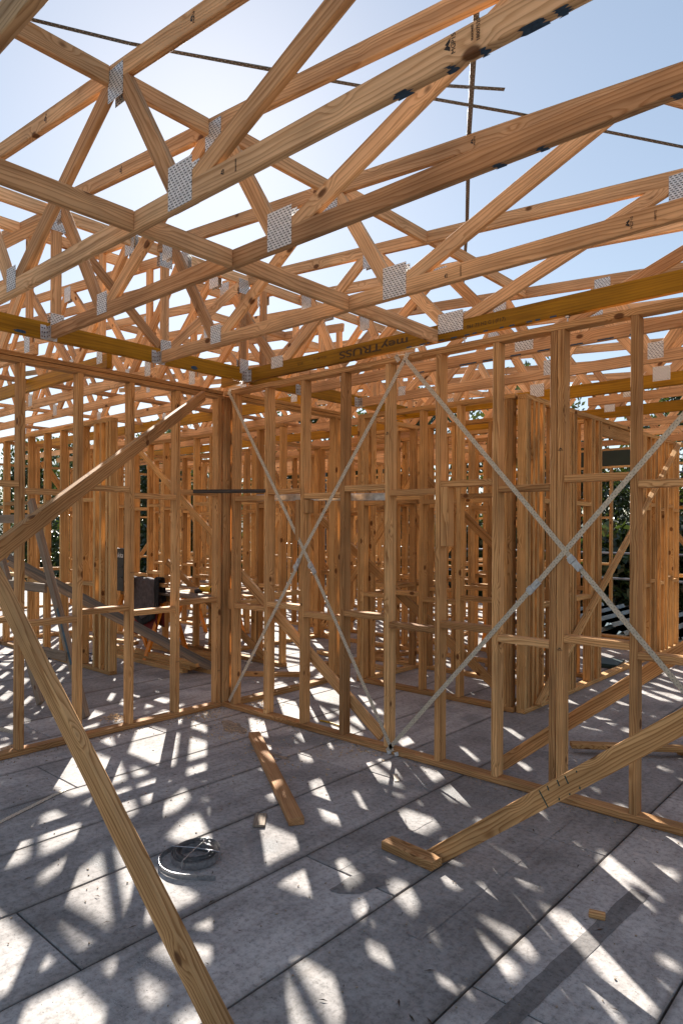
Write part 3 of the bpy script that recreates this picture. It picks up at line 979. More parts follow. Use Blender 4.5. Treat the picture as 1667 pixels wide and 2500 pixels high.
# blocking between the trusses: each short piece is nailed in on its own
bl_lab = {'lower': ['lower blocking piece nearest the viewer at the left edge', 'lower blocking piece, second from the viewer, between two overhead trusses',
                    'lower blocking piece, third from the viewer, with a dark knot', 'lower blocking piece ending on the yellow printed chord'],
          'upper': ['upper blocking piece at the top left, meeting the chord below the steel strap', 'upper blocking piece just left of the sun glare',
                    'upper blocking piece right below the sun glare', 'upper blocking piece against the sky above the strapped wall', 'upper blocking piece first behind the strapped wall',
                    'upper blocking piece second behind the strapped wall']}
ys_ = [(-3.295, -2.431), (-2.394, -1.871), (-1.834, -0.971), (-0.934, -0.001)]
for k, (ya, yb) in enumerate(ys_):
    o = timber('blocking', (2.398, ya, 3.080), (2.398, yb, 3.080), 0.035, 0.09, None, 'truss')
    tag(o, bl_lab['lower'][k], 'blocking', 'blocking between the trusses')
for k, (ya, yb) in enumerate(ys_ + [(0.036, 0.649), (0.686, 1.539)]):
    x = (2.18, 2.20, 2.25, 2.30, 2.32, 2.30)[k]
    o = timber('blocking', (x, ya, roofz(x) - 0.046), (x, yb, roofz(x) - 0.046), 0.035, 0.088, None, 'truss')
    tag(o, bl_lab['upper'][k], 'blocking', 'blocking between the trusses')
bl2 = ['blocking piece between trusses on the left, nearest', 'blocking piece between trusses on the left, above the first stud in view', 'blocking piece between trusses on the left, near the corner',
       'blocking piece on the left just past the corner']
for k, (ya, yb) in enumerate([(-2.664, -1.801), (-1.764, -1.201), (-1.164, -0.751), (-0.244, 0.339)]):
    o = timber('blocking', (-0.268, ya, roofz(-0.25) - 0.046), (-0.268, yb, roofz(-0.25) - 0.046), 0.035, 0.088, None, 'truss')
    tag(o, bl2[k], 'blocking', 'blocking between the trusses')

# perforated straps nailed over the top chords
UPR = Vector((0.082, 0, 1)).normalized()


def roof_strap(label, pts, w_=0.024, lift=0.004, sag=0.0):
    r_ = thing('roof_strap', label, 'metal strap', (pts[0][0], pts[0][1], roofz(pts[0][0])))
    for (xa, ya), (xb, yb) in zip(pts, pts[1:]):
        side = Vector((xb - xa, yb - ya, 0)).cross(Vector((0, 0, 1)))
        timber('strap_length', (xa, ya, roofz(xa) + lift), (xb, yb, roofz(xb) + lift), 0.0016, w_, r_, 'roof_strap', up=side, bev=0)
    return r_


roof_strap('long perforated steel strap running over the top chords past the sun', [(1.9, -3.3), (2.41, -2.46), (2.86, -1.86), (3.53, -1.0), (4.25, 0.0), (4.9, 0.66)])
roof_strap('short doubled end of perforated strap lapped over the long one near the sun', [(2.52, -2.29), (2.80, -1.93)], lift=0.012)
roof_strap('loose end of perforated strap against the sky, right of the long strap', [(3.22, -1.47), (3.56, -1.17)], lift=0.03)
roof_strap('perforated steel strap hanging straight up the middle of the sky on the right', [(3.75, -1.75), (3.24, -0.96), (2.66, -0.02), (2.40, 0.39), (1.75, 1.40)])

# ------------------------------------------------------------------ props and temporary braces
o = timber('prop', (3.62, -2.735, -0.06 + 0.06), (-0.0, -2.735, 2.76), 0.045, 0.09, None, 'pine', up=(0, 0, 1))
tag(o, 'long pine prop slanting down across the lower left to the floor', 'prop')
p1o = o
# trim its foot flat on the floor by sinking it against a cleat out of view
o = timber('brace', (0.03, -0.26, 2.915), (4.17, -5.86, 0.03), 0.035, 0.09, None, 'pine', up=(0, 0, 1))
tag(o, 'pine brace sloping from the top of the corner down to the left across the studs', 'brace')


def prop_with_foot():
    """prop with its foot cut level so that it sits on the floor"""
    m_ = bmesh.new()
    th = math.atan2(0.99, 1.26)
    dx, dz = math.cos(th), math.sin(th)
    Lp = 3.6
    hv = 0.09 / math.cos(th)          # vertical depth
    y0_, y1_ = -0.0175, 0.0175
    x_end = Lp * dx
    # outline in xz: foot level on z=0
    foot = hv / math.tan(th)
    outl = [(0, 0), (foot, 0), (x_end, (x_end - foot) * math.tan(th)), (x_end, x_end * math.tan(th))]
    lo = [m_.verts.new((x, y0_, z)) for x, z in outl]
    hi = [m_.verts.new((x, y1_, z)) for x, z in outl]
    m_.faces.new(lo)
    m_.faces.new(hi[::-1])
    for k in range(4):
        m_.faces.new((lo[k], hi[k], hi[(k + 1) % 4], lo[(k + 1) % 4]))
    bmesh.ops.recalc_face_normals(m_, faces=m_.faces[:])
    # rotate into stick coordinates so the grain runs along it
    R_ = Matrix.Rotation(th, 3, 'Y')
    bmesh.ops.transform(m_, matrix=R_.to_4x4(), verts=m_.verts[:])
    bmesh.ops.bevel(m_, geom=m_.edges[:], offset=0.0025, segments=1, affect='EDGES')
    return m_, th


m_, th = prop_with_foot()
pr2 = thing('prop', 'pine prop rising to the right from its wooden foot block, marked with green ink', 'prop', (3.075, -1.13, 0.002))
o = mesh_obj('stick', m_, 'pine', pr2, (3.075, -1.13, 0.002))
o.rotation_euler = (0, -th, 0)
for q, (s, z0_, z1_) in enumerate(((0.83, 0.0, 0.085), (0.88, 0.06, 0.085), (0.94, 0.055, 0.086), (0.985, 0.045, 0.086), (1.05, 0.07, 0.08), (0.90, 0.004, 0.02), (0.96, 0.004, 0.014), (1.02, 0.004, 0.02))):
    # ink strokes across the face
    bx = 3.075 + s * math.cos(th)
    bz = 0.002 + s * math.sin(th)
    nx, nz_ = -math.sin(th), math.cos(th)
    off_ = -0.09
    timber('ink_stroke', (bx + nx * (off_ + z0_), -1.1480, bz + nz_ * (off_ + z0_)), (bx + nx * (off_ + z1_) + 0.008, -1.1480, bz + nz_ * (off_ + z1_)), 0.0006, 0.006, pr2, 'green_ink', up=(1, 0, 0), bev=0)
fb = timber('foot_block', (2.90, -1.155, 0.0235), (3.235, -1.155, 0.0235), 0.09, 0.045, None, 'pine')
fb.location = (3.06, -1.20, 0.0235)
fb.rotation_quaternion = Quaternion((0, 0, 1), -0.06)
tag(fb, 'short wooden foot block nailed down at the bottom of the prop on the right', 'timber block')
o = timber('prop', (2.80, 0.24, 0.05), (5.9, 0.24, 2.55), 0.035, 0.09, None, 'pine', up=(0, 0, 1))
tag(o, 'pine prop behind the strapped wall, rising to the right edge', 'prop')
o = timber('prop', (2.30, 1.86, 0.06), (2.30, 6.32, 2.93), 0.035, 0.07, None, 'pine_far', up=(1, 0, 0))
tag(o, 'slim sunlit prop leaning along the wall with tall openings', 'prop')
o = timber('plank', (3.0, 0.95, 0.05), (4.6, 2.1, 0.05), 0.09, 0.035, None, 'pine_far')
o.location.z = 0.0635
tag(o, 'pine plank lying on the floor behind the strapped wall at the right edge', 'plank')
o = timber('timber_offcut', (3.30, 1.35, 0.0225), (3.42, 1.80, 0.0225), 0.09, 0.045, None, 'pine_far')
tag(o, 'short thick offcut under the plank at the right edge', 'offcut')
o = timber('offcut', (3.62, 1.50, 0.0225), (4.3, 1.2, 0.0225), 0.07, 0.04, None, 'pine_far')
tag(o, 'thin offcut on the floor below the plank at the right edge', 'offcut')

# ------------------------------------------------------------------ things lying on the near floor
o = timber('plank', (0.93, -0.415, 0.0225), (2.355, -1.335, 0.0225), 0.09, 0.044, None, 'plank')
tag(o, 'worn brown plank lying alone on the floor in front of the strapped wall', 'plank')
o = timber('offcut', (2.10, -1.38, 0.008), (2.215, -1.50, 0.008), 0.07, 0.014, None, 'grey_timber')
tag(o, 'small dark brown wood offcut just left of the lying plank', 'offcut')
o = timber('offcut', (3.955, -1.105, 0.013), (4.02, -1.085, 0.013), 0.035, 0.025, None, 'pine')
tag(o, 'tiny wood block alone on the floor at the lower right', 'offcut')


def strip_mesh(pts, w_, th_=0.0014):
    """an upright steel strip following pts"""
    m_ = bmesh.new()
    rows = []
    for i, p in enumerate(pts):
        p = Vector(p)
        a = Vector(pts[max(i - 1, 0)])
        b = Vector(pts[min(i + 1, len(pts) - 1)])
        t_ = (b - a).normalized()
        nrm = Vector((-t_.y, t_.x, 0)).normalized() * th_ / 2
        rows.append([m_.verts.new(p + nrm), m_.verts.new(p + nrm + Vector((0, 0, w_))), m_.verts.new(p - nrm + Vector((0, 0, w_))), m_.verts.new(p - nrm)])
    for r0, r1 in zip(rows, rows[1:]):
        for k in range(4):
            m_.faces.new((r0[k], r1[k], r1[(k + 1) % 4], r0[(k + 1) % 4]))
    m_.faces.new(rows[0])
    m_.faces.new(rows[-1][::-1])
    bmesh.ops.recalc_face_normals(m_, faces=m_.faces[:])
    return m_


coil = thing('strap_coil', 'coil of perforated steel strap lying on the floor by the long prop', 'strap coil', (2.245, -1.955, 0))
pts = []
for k in range(0, 330):
    a = k * 0.135
    turn = a / (2 * PI)
    r_ = 0.068 + 0.0088 * turn + 0.004 * math.sin(a * 0.83 + 0.4) * min(1, turn / 3) + 0.002 * math.sin(a * 2.1)
    pts.append((math.cos(a) * r_ * 1.04, math.sin(a) * r_ * 0.97, 0.004 + 0.012 * (0.5 + 0.5 * math.sin(a * 0.37)) + 0.007 * math.sin(a + turn)))
mesh_obj('strap_winding', strip_mesh(pts, 0.030, 0.0012), 'coil_steel', coil, (2.245, -1.955, 0), smooth=False)
pts = []
for k in range(0, 66):
    a = 2.9 + k * 0.040
    r_ = 0.142 + 0.0010 * k
    pts.append((math.cos(a) * r_, math.sin(a) * r_ - 0.012, 0.002))
end = Vector(pts[-1])
d_ = (Vector(pts[-1]) - Vector(pts[-2])).normalized()
for k in range(1, 8):
    pts.append(tuple(end + d_ * 0.02 * k))
mesh_obj('loose_strap_end', strip_mesh(pts, 0.028, 0.0012), 'coil_steel', coil, (2.245, -1.955, 0))
for a in (0.5, 2.0):
    m_ = bmesh.new()
    c_, s_ = math.cos(a), math.sin(a)
    add_tube(m_, [(-0.14 * c_, -0.14 * s_, 0.003), (-0.135 * c_, -0.135 * s_, 0.05), (0, 0, 0.056), (0.135 * c_, 0.135 * s_, 0.05), (0.14 * c_, 0.14 * s_, 0.003)], 0.003, 6)
    mesh_obj('tie_wire', m_, 'coil_steel', coil, (2.245, -1.955, 0))
o = timber('strap_offcut', (1.30, -3.05, 0.004), (0.87, -1.97, 0.004), 0.0016, 0.032, None, 'strap', up=(1, 0.4, 0), bev=0)
tag(o, 'flat length of perforated strap lying on the floor at the left edge', 'strap')
o = timber('strap_offcut', (2.30, -0.33, 0.014), (2.375, -0.41, 0.004), 0.0016, 0.032, None, 'strap', up=(0.4, 0.4, 0), bev=0)
tag(o, 'short bit of perforated strap on the floor below the crossed straps', 'strap')
o = strip_mesh([(-0.55 + 0.35 * math.cos(a), -1.95 + 0.25 * math.sin(a), 0.002) for a in [0.1 * k for k in range(0, 50)]], 0.03)
o = mesh_obj('strap_offcut', o, 'strap')
tag(o, 'curled loop of perforated strap behind the bottom plate of the left wall', 'strap')

# damp bands left on the panels by wet boards
def band(xa, ya, xb, yb, wd, mat, seed):
    m2 = bmesh.new()
    a_, b_ = Vector((xa, ya, 0)), Vector((xb, yb, 0))
    d2 = (b_ - a_).normalized()
    nn = Vector((-d2.y, d2.x, 0))
    L0, L1 = [], []
    for k in range(25):
        q = a_.lerp(b_, k / 24)
        e = 0.10 * wd * mnoise.noise(Vector((k * 0.9, seed, 0)))
        e2 = 0.10 * wd * mnoise.noise(Vector((k * 0.9, seed + 5, 0)))
        L0.append(m2.verts.new(q + nn * (wd / 2 + e) + Vector((0, 0, 0.0012))))
        L1.append(m2.verts.new(q - nn * (wd / 2 + e2) + Vector((0, 0, 0.0012))))
    for k in range(24):
        m2.faces.new((L1[k], L1[k + 1], L0[k + 1], L0[k]))
    mesh_obj('damp_stain', m2, mat, deck)


m2 = bmesh.new()
for k in range(900):
    if k % 3 == 0:
        x, y = rnd.uniform(0.02, 4.6), -abs(rnd.gauss(0, 0.06)) - 0.004
    elif k % 3 == 1:
        x, y = abs(rnd.gauss(0, 0.06)) + 0.004, rnd.uniform(-2.9, -0.02)
    else:
        x, y = rnd.uniform(0.1, 4.8), rnd.uniform(-3.0, -0.1)
    bmesh.ops.create_cube(m2, size=1, matrix=Matrix.Translation((x, y, 0.003)) @ Matrix.Rotation(rnd.uniform(0, 3), 4, 'Z') @ Matrix.Diagonal((rnd.uniform(0.003, 0.012), rnd.uniform(0.002, 0.006), 0.004, 1)))
o = mesh_obj('wood_chips', m2, 'mud')
o['kind'] = 'stuff'
band(4.06, -0.75, 3.98, -2.1, 0.085, 'stain', 1)
band(3.46, -0.20, 3.47, -1.75, 0.075, 'stain2', 2)
band(2.86, -0.75, 2.84, -1.55, 0.07, 'stain2', 3)
band(4.62, -0.2, 4.60, -1.2, 0.09, 'stain2', 4)

# dead leaves, chips and sawdust
m_ = bmesh.new()
for k in range(90):
    x, y = rnd.uniform(0.4, 4.6), rnd.uniform(-2.9, -0.2)
    a, L_ = rnd.uniform(0, 6.28), rnd.uniform(0.006, 0.026)
    wd = L_ * rnd.uniform(0.1, 0.25)
    c_, s_ = math.cos(a), math.sin(a)
    zz = rnd.uniform(0.003, 0.009)
    v = [m_.verts.new((x + px * c_ - py * s_, y + px * s_ + py * c_, pz)) for px, py, pz in ((-L_, 0, 0.003), (0, -wd, zz), (L_, 0.2 * wd, 0.003), (0, wd, zz))]
    m_.faces.new(v)
o = mesh_obj('leaf_litter', m_, 'leaf_litter')
o['kind'] = 'stuff'
m_ = bmesh.new()
for cx, cy, n_, sp in ((-0.40, -0.90, 170, 0.055), (0.11, -0.30, 160, 0.13), (0.10, 0.34, 260, 0.13), (1.74, -0.12, 60, 0.1), (0.75, -0.45, 120, 0.2), (1.5, -0.6, 80, 0.25)):
    for k in range(n_):
        x, y = rnd.gauss(cx, sp), rnd.gauss(cy, sp * 0.8)
        if -0.11 < x < 0.02 or -0.02 < y < 0.10:
            continue
        h_ = max(0.002, 0.05 * math.exp(-((x - cx) ** 2 + (y - cy) ** 2) / (sp * sp)) * rnd.random() if sp < 0.1 else 0.003)
        q = bmesh.ops.create_cube(m_, size=1, matrix=Matrix.Translation((x, y, h_)) @ Matrix.Rotation(rnd.uniform(0, 3), 4, 'Z') @ Matrix.Diagonal((rnd.uniform(0.003, 0.013), rnd.uniform(0.003, 0.008), 0.004, 1)))
o = mesh_obj('sawdust', m_, 'sawdust')
o['kind'] = 'stuff'

# ------------------------------------------------------------------ clutter in the rooms behind
o = timber('plank', (-0.045, -0.335, 2.0335), (0.59, 0.04, 2.0335), 0.07, 0.032, None, 'dark_timber')
tag(o, 'dark weathered plank lying across the noggings in the corner', 'plank')
o = timber('spirit_level', (0.27, 0.18, 1.985), (1.85, 0.18, 1.955), 0.025, 0.06, None, 'steel')
tag(o, 'long grey metal straightedge behind the noggings of the strapped wall', 'straightedge')

tr = thing('trestle', 'old grey timber trestle with flaking blue paint standing behind the left wall', 'trestle', (-0.9, -1.13, 0))
for (xf, yf), (xt, yt, zt_) in (((-0.50, -1.11), (-1.60, -1.11, 1.96)), ((-1.26, -1.16), (-2.45, -1.16, 1.80))):
    timber('leg', (xf, yf, 0.03), (xt, yt, zt_), 0.045, 0.09, tr, 'grey_timber', up=(0, 0, 1))
for f0, f1_ in ((0.22, 0.40), (0.43, 0.47)):
    p0_, p1_ = Vector((-0.50, -1.11, 0.03)), Vector((-1.60, -1.11, 1.96))
    timber('paint_patch', p0_.lerp(p1_, f0) + Vector((0.02, -0.0235, 0.012)), p0_.lerp(p1_, f1_) + Vector((0.02, -0.0235, 0.012)), 0.0012, 0.035, tr, 'blue_paint', up=(0, 0, 1), bev=0)
timber('rail', (-0.80, -1.135, 0.53), (-1.62, -1.185, 0.53), 0.03, 0.085, tr, 'grey_timber')
timber('rail', (-1.22, -1.135, 1.12), (-2.0, -1.185, 1.12), 0.03, 0.085, tr, 'grey_timber')
timber('rail', (-1.52, -1.135, 1.78), (-2.40, -1.185, 1.78), 0.03, 0.085, tr, 'grey_timber')
tr2 = thing('trestle', 'second grey timber trestle half hidden at the left edge', 'trestle', (-2.4, -1.75, 0))
for (xf, yf), (xt, yt, zt_) in (((-2.1, -1.6, ), (-1.75, -1.6, 1.95)), ((-1.35, -1.62), (-1.75, -1.62, 1.95)), ((-1.9, -2.0), (-1.62, -2.0, 1.85))):
    timber('leg', (xf, yf, 0.02), (xt, yt, zt_), 0.05, 0.10, tr2, 'grey_timber', up=(0, 0, 1))
timber('rail', (-2.0, -1.66, 0.6), (-1.4, -1.66, 0.6), 0.03, 0.085, tr2, 'grey_timber')

m_ = bmesh.new()
ch = thing('metal_plank', 'blue and grey metal plank leaning from the trestle down to the floor', 'metal plank', (-1.4, -0.2, 0.7))
for dz_, d_, mt in ((0.0, 0.05, 'grey_timber'), (0.06, 0.06, 'worn_blue')):
    timber('channel_face', (-1.66, -1.30, 1.35 + dz_), (-1.285, 0.86, 0.03 + dz_), 0.03, d_, ch, mt, up=(0, 0, 1), bev=0.004)
timber('channel_face', (-1.70, -1.30, 1.44), (-1.325, 0.86, 0.12), 0.11, 0.008, ch, 'worn_blue', up=(0, 0, 1), bev=0.002)

# timber stack
for k, (y, x0_, x1_, z) in enumerate(((0.62, -3.2, -1.5, 0.0225), (0.73, -3.25, -1.55, 0.0225), (0.84, -3.1, -1.2, 0.0225), (0.66, -3.3, -1.4, 0.068), (0.78, -3.2, -1.6, 0.068), (0.70, -3.1, -1.3, 0.113), (0.95, -3.0, -1.0, 0.0225), (1.30, -3.2, -1.7, 0.0225), (1.32, -3.3, -1.6, 0.068))):
    o = timber('plank', (x0_, y, z), (x1_, y + rnd.uniform(-0.03, 0.03), z), 0.088, 0.044, None, 'pine_far')
    tag(o, ('bottom front plank of the low stack behind the left wall', 'second plank from the front in the bottom layer of the low stack', 'third plank from the front in the bottom layer of the low stack', 'front plank of the middle layer of the low stack',
            'rear plank of the middle layer of the low stack', 'topmost plank of the low stack behind the left wall', 'rear bottom plank just behind the low stack',
            'lower plank of the pair behind the low stack', 'upper plank of the pair behind the low stack')[k], 'plank', 'planks in the low stack behind the left wall')
lb = ['plank on the deck right behind the corner', 'plank on the deck between the back rooms', 'plank pointing at the viewer behind the strapped wall', 'plank near the back wall of the small room',
      'plank on the deck far behind the left wall', 'plank with a dark end behind the strapped wall']
for k, (a, b) in enumerate((((-0.9, 1.0), (0.0 - 0.3, 1.5)), ((-1.2, 2.6), (0.2, 2.3)), ((-0.6, 2.0), (-0.2, 3.6)), ((0.9, 3.4), (2.0, 3.1)), ((-5.2, 0.9), (-3.6, 1.3)), ((-0.3, 3.0), (0.1, 2.88)))):
    o = timber('plank', (a[0], a[1], 0.0225), (b[0], b[1], 0.0225), 0.09, 0.044, None, 'pine_far')
    tag(o, lb[k], 'plank')

# workbench on orange sawhorses
for k, (x, y, lab) in enumerate(((-2.95, 0.95, 'orange sawhorse behind the left wall under the jacket'), (-3.45, 2.35, 'orange sawhorse further back behind the left wall'), (0.35, 5.2, 'orange sawhorse far behind the strapped wall'))):
    sh = thing('sawhorse', lab, 'sawhorse', (x, y, 0), 'orange sawhorses')
    timber('top_beam', (x - 0.45, y, 0.79), (x + 0.75, y, 0.79), 0.06, 0.07, sh, 'pine_far', bev=0)
    for sx in (-0.35, 0.62):
        for sy in (-1, 1):
            timber('leg', (x + sx, y + sy * 0.33, 0.0), (x + sx, y + sy * 0.05, 0.77), 0.035, 0.06, sh, 'orange_paint', up=(1, 0, 0), bev=0)
for k in range(5):
    y = 1.0 + 0.33 * k
    o = timber('bench_board', (-3.55, y, 0.855), (-0.95 - 0.25 * k, y - 0.05, 0.855), 0.30, 0.03, None, 'pine_far' if k % 2 else 'grey_timber')
    tag(o, ('rough board on the orange sawhorses, nearest', 'rough board on the orange sawhorses, second', 'rough board on the orange sawhorses, middle one', 'rough board on the orange sawhorses, fourth', 'rough board on the orange sawhorses, rearmost')[k], 'board')


def drape(x0, x1, y, ztop, front, back, mat, seed, parent=None, name='jacket', vee=0.0, thick=0.012):
    """cloth over a beam along x: hangs in front (-y) and behind"""
    m_ = bmesh.new()
    nx, ny = 22, 26
    path = []
    for j in range(ny + 1):
        t_ = j / ny
        s = t_ * (front + 0.09 + back)
        path.append(s)
    grid = []
    for i in range(nx + 1):
        u = i / nx
        row = []
        for j in range(ny + 1):
            s = path[j]
            x = x0 + (x1 - x0) * u
            fz = front * (1 - vee * abs(u - 0.5) * 2) if vee else front
            if s < front:
                yy, zz = y - 0.045 - 0.02 * (1 - s / front), ztop - (1 - s / front) * fz
            elif s < front + 0.09:
                q = (s - front) / 0.09
                yy, zz = y - 0.045 + 0.09 * q, ztop + 0.012 * math.sin(q * PI)
            else:
                q = (s - front - 0.09) / back
                yy, zz = y + 0.045 + 0.02 * q, ztop - q * back
            n1 = mnoise.noise(Vector((x * 6 + seed, zz * 2.5, seed)))
            n2 = mnoise.noise(Vector((x * 15 + seed, zz * 9, seed + 3)))
            row.append(m_.verts.new((x + 0.02 * n1 * (ztop - zz + 0.1), yy - 0.03 * n1 - 0.012 * n2, zz + 0.012 * n2)))
        grid.append(row)
    for i in range(nx):
        for j in range(ny):
            m_.faces.new((grid[i][j], grid[i + 1][j], grid[i + 1][j + 1], grid[i][j + 1]))
    bmesh.ops.recalc_face_normals(m_, faces=m_.faces[:])
    bmesh.ops.solidify(m_, geom=m_.faces[:], thickness=thick)
    return mesh_obj(name, m_, mat, parent, smooth=True)


jk = thing('jacket', 'dark grey quilted jacket thrown over boards behind the left wall', 'jacket', (-2.55, 0.80, 0.6))
drape(-2.86, -2.27, 0.80, 1.04, 0.52, 0.3, 'jacket', 3.0, jk, 'body', vee=0.35)
drape(-2.30, -2.22, 0.80, 1.06, 0.40, 0.3, 'jacket_hem', 5.0, jk, 'collar')
drape(-2.84, -2.30, 0.805, 1.00, 0.56, 0.25, 'jacket_hem', 3.0, jk, 'lining', vee=0.2)
rc = drape(-2.82, -2.30, 0.84, 0.93, 0.62, 0.5, 'red_cloth', 9.0, None, 'red_cloth')
tag(rc, 'maroon cloth hanging below the grey jacket behind the left wall', 'cloth')
gc = drape(-3.62, -3.42, 0.80, 1.02, 0.45, 0.3, 'grey_cloth', 12.0, None, 'grey_rag')
tag(gc, 'grey rag hanging beside the black box behind the left wall', 'rag')
o = timber('board', (-3.75, 0.82, 0.97), (-2.15, 0.82, 0.97), 0.06, 0.05, None, 'pine_far')
tag(o, 'board carrying the jacket and the rag behind the left wall', 'board')

bx_ = thing('tool_case', 'tall black tool case with white lettering behind the left wall', 'tool case', (-2.83, 0.62, 0.875))
m_ = bmesh.new()
add_box(m_, (-3.10, 0.57, 0.875), (-2.73, 0.70, 1.42))
bmesh.ops.bevel(m_, geom=m_.edges[:], offset=0.012, segments=2, affect='EDGES')
mesh_obj('case_body', m_, 'black_case', bx_)
timber('lid_rib', (-3.07, 0.563, 1.19), (-2.76, 0.563, 1.19), 0.012, 0.02, bx_, 'black_case')
timber('lid_rib', (-3.07, 0.563, 1.05), (-2.76, 0.563, 1.05), 0.012, 0.02, bx_, 'black_case')
text('lettering', 'makita', 0.09, (-2.865, 0.5685, 1.335), (1, 0, 0), (0, 0, 1), 'white_print', bx_, shear=0.2)
bx2 = timber('tool_box', (-3.35, 0.75, 1.08), (-3.12, 0.75, 1.08), 0.2, 0.40, None, 'black_case', bev=0.01)
tag(bx2, 'small black box left of the lettered tool case', 'tool box')
yt = thing('drill', 'yellow and black power drill lying on the rough boards', 'drill', (-1.75, 1.25, 0.87))
m_ = bmesh.new()
add_tube(m_, [(-1.95, 1.2, 0.92), (-1.75, 1.22, 0.92)], 0.04, 12)
mesh_obj('drill_body', m_, 'yellow_lead', yt, smooth=False)
m_ = bmesh.new()
add_tube(m_, [(-1.75, 1.22, 0.92), (-1.66, 1.23, 0.92), (-1.60, 1.235, 0.92)], [0.036, 0.028, 0.012], 12)
add_tube(m_, [(-1.92, 1.2, 0.90), (-1.98, 1.12, 0.885)], 0.028, 10)
mesh_obj('chuck_and_grip', m_, 'black_case', yt)

for k, (pts_, mt, lab) in enumerate((
        ([(-5.8, -0.5), (-5.0, -0.75), (-4.3, -0.55), (-3.8, 0.25), (-3.2, 0.35), (-3.0, 0.25), (-2.7, 0.33), (-3.2, 0.48), (-3.9, 0.4)], 'hose', 'dark blue extension lead winding over the deck behind the left wall'),
        ([(-5.2, -1.2), (-4.6, -0.95), (-3.9, -0.7), (-3.5, -0.3), (-3.6, 0.4), (-4.4, 0.6)], 'hose', 'second dark blue lead on the deck at the left edge'),
        ([(1.02, 0.27), (1.14, 0.28), (1.30, 0.25), (1.44, 0.16)], 'yellow_lead', 'short yellow lead on the floor behind the strapped wall'))):
    m_ = bmesh.new()
    P_ = []
    for i in range(len(pts_) - 1):
        p0_, p1_ = Vector(pts_[max(i - 1, 0)]), Vector(pts_[i])
        p2_, p3_ = Vector(pts_[i + 1]), Vector(pts_[min(i + 2, len(pts_) - 1)])
        for s in range(8):
            t_ = s / 8
            P_.append(0.5 * ((2 * p1_) + (p2_ - p0_) * t_ + (2 * p0_ - 5 * p1_ + 4 * p2_ - p3_) * t_ * t_ + (3 * p1_ - p0_ - 3 * p2_ + p3_) * t_ ** 3))
    add_tube(m_, [(p.x, p.y, 0.009) for p in P_], 0.008, 6)
    o = mesh_obj('extension_lead', m_, mt, None, smooth=True)
    tag(o, lab, 'cable')

o = timber('sheet', (1.75, 4.45, 0.03), (2.14, 4.5, 0.03), 0.42, 0.05, None, 'green_beam')
tag(o, 'dark green sheet lying on the deck in the far opening', 'sheet')

# ------------------------------------------------------------------ print, ink and stamps
X, Z_ = (1, 0, 0), (0, 0, 1)
yb_ = 0.0175 - 0.0225 - 0.0010
text('lettering', 'meyTRUSS', 0.080, (1.815, yb_, 3.098), (-1, 0, 0), (0, 0, -1), 'lvl_ink', td, wide=1.9, bold=0.0016)
text('lettering', '061 73 H2 G | (F17)', 0.036, (2.80, yb_, 3.098), X, Z_, 'lvl_ink', td)
text('lettering', 'H2F SEASONED\nSMARTFRAME', 0.018, (3.20, yb_, 3.11), X, Z_, 'lvl_ink', td) if False else None
text('lettering', '(F17)', 0.03, (1.03, yb_, 3.10), (-1, 0, 0), (0, 0, -1), 'lvl_ink', td)
text('lettering', 'H2 G | 061 73', 0.026, (1.26, yb_, 3.11), (-1, 0, 0), (0, 0, -1), 'lvl_ink', td)


def stamp(x, y, z, parent, body, size, logo=True, face=-1, up=False):
    """mill stamp printed across a chord's near face, reading upwards"""
    xd, yd = ((0, 0, 1), (-1, 0, 0)) if not up else ((1, 0, 0), (0, 0, 1))
    text('stamp', body, size, (x, y, z), xd, yd, 'black_ink', parent)
    if logo:
        m_ = bmesh.new()
        s = size
        tri = [(-0.9, 0.0), (-0.2, 1.1), (0.1, 0.6), (0.35, 0.9), (1.0, 0.0), (0.4, 0.0), (0.0, 0.4), (-0.3, 0.0)]
        vs = [m_.verts.new((x + (-q[1] * s - s * 0.55 if not up else q[0] * s), y + 0.0002, z + (q[0] * s if not up else q[1] * s + s * 0.55))) for q in tri]
        m_.faces.new(vs)
        mesh_obj('stamp_logo', m_, 'black_ink', parent)


ya_ = -2.43 - 0.0008
stamp(4.078, ya_, 3.092, ta, 'MGP15', 0.020)
text('stamp', '18007520', 0.016, (4.158, ya_, 3.093), (0, 0, 1), (-1, 0, 0), 'black_ink', ta)
text('stamp', 'SEASONED', 0.009, (4.139, ya_, 3.093), (0, 0, 1), (-1, 0, 0), 'black_ink', ta)
stamp(3.045, ya_, 3.082, ta, 'MGP', 0.011)
text('stamp', 'SEASONED', 0.010, (3.118, ya_, 3.082), (0, 0, 1), (-1, 0, 0), 'black_ink', ta)
yc_ = -0.97 - 0.0008
text('stamp', 'BC\nM', 0.042, (2.735, yc_, 3.078), X, Z_, 'black_ink', tc_)
stamp(3.115, yc_, 3.072, tc_, 'MGP', 0.012)
text('stamp', 'SEASONED', 0.012, (3.20, yc_, 3.078), (0, 0, 1), (-1, 0, 0), 'black_ink', tc_)
stamp(4.08, yc_, 3.075, tc_, 'MGP10', 0.018)
text('stamp', '1800752', 0.013, (4.18, yc_, 3.077), (0, 0, 1), (-1, 0, 0), 'black_ink', tc_)
for tr_, yy_, xx_ in ((ta, -2.43, 2.85), (tb, -1.87, 1.35), (tc_, -0.97, 3.28), (ta, -2.43, 1.55)):
    zz_ = roofz(xx_) - 0.045
    stamp(xx_, yy_ - 0.0008, zz_, tr_, 'MGP10', 0.016)
text('stamp', 'LG M6', 0.035, (2.29, ya_ + 0.0012, 3.72), (0.45, 0, -0.9), (0.9, 0, 0.45), 'black_ink', ta)
for s_, zz_ in ((1.938, 2.42), (0.573, 0.62), (3.304, 2.2), (3.304, 0.95), (0.118, 1.6), (1.027, 1.05)):
    stamp(s_ + 0.0225, -0.0004, zz_, wr, 'MGP10', 0.011, True, up=True)
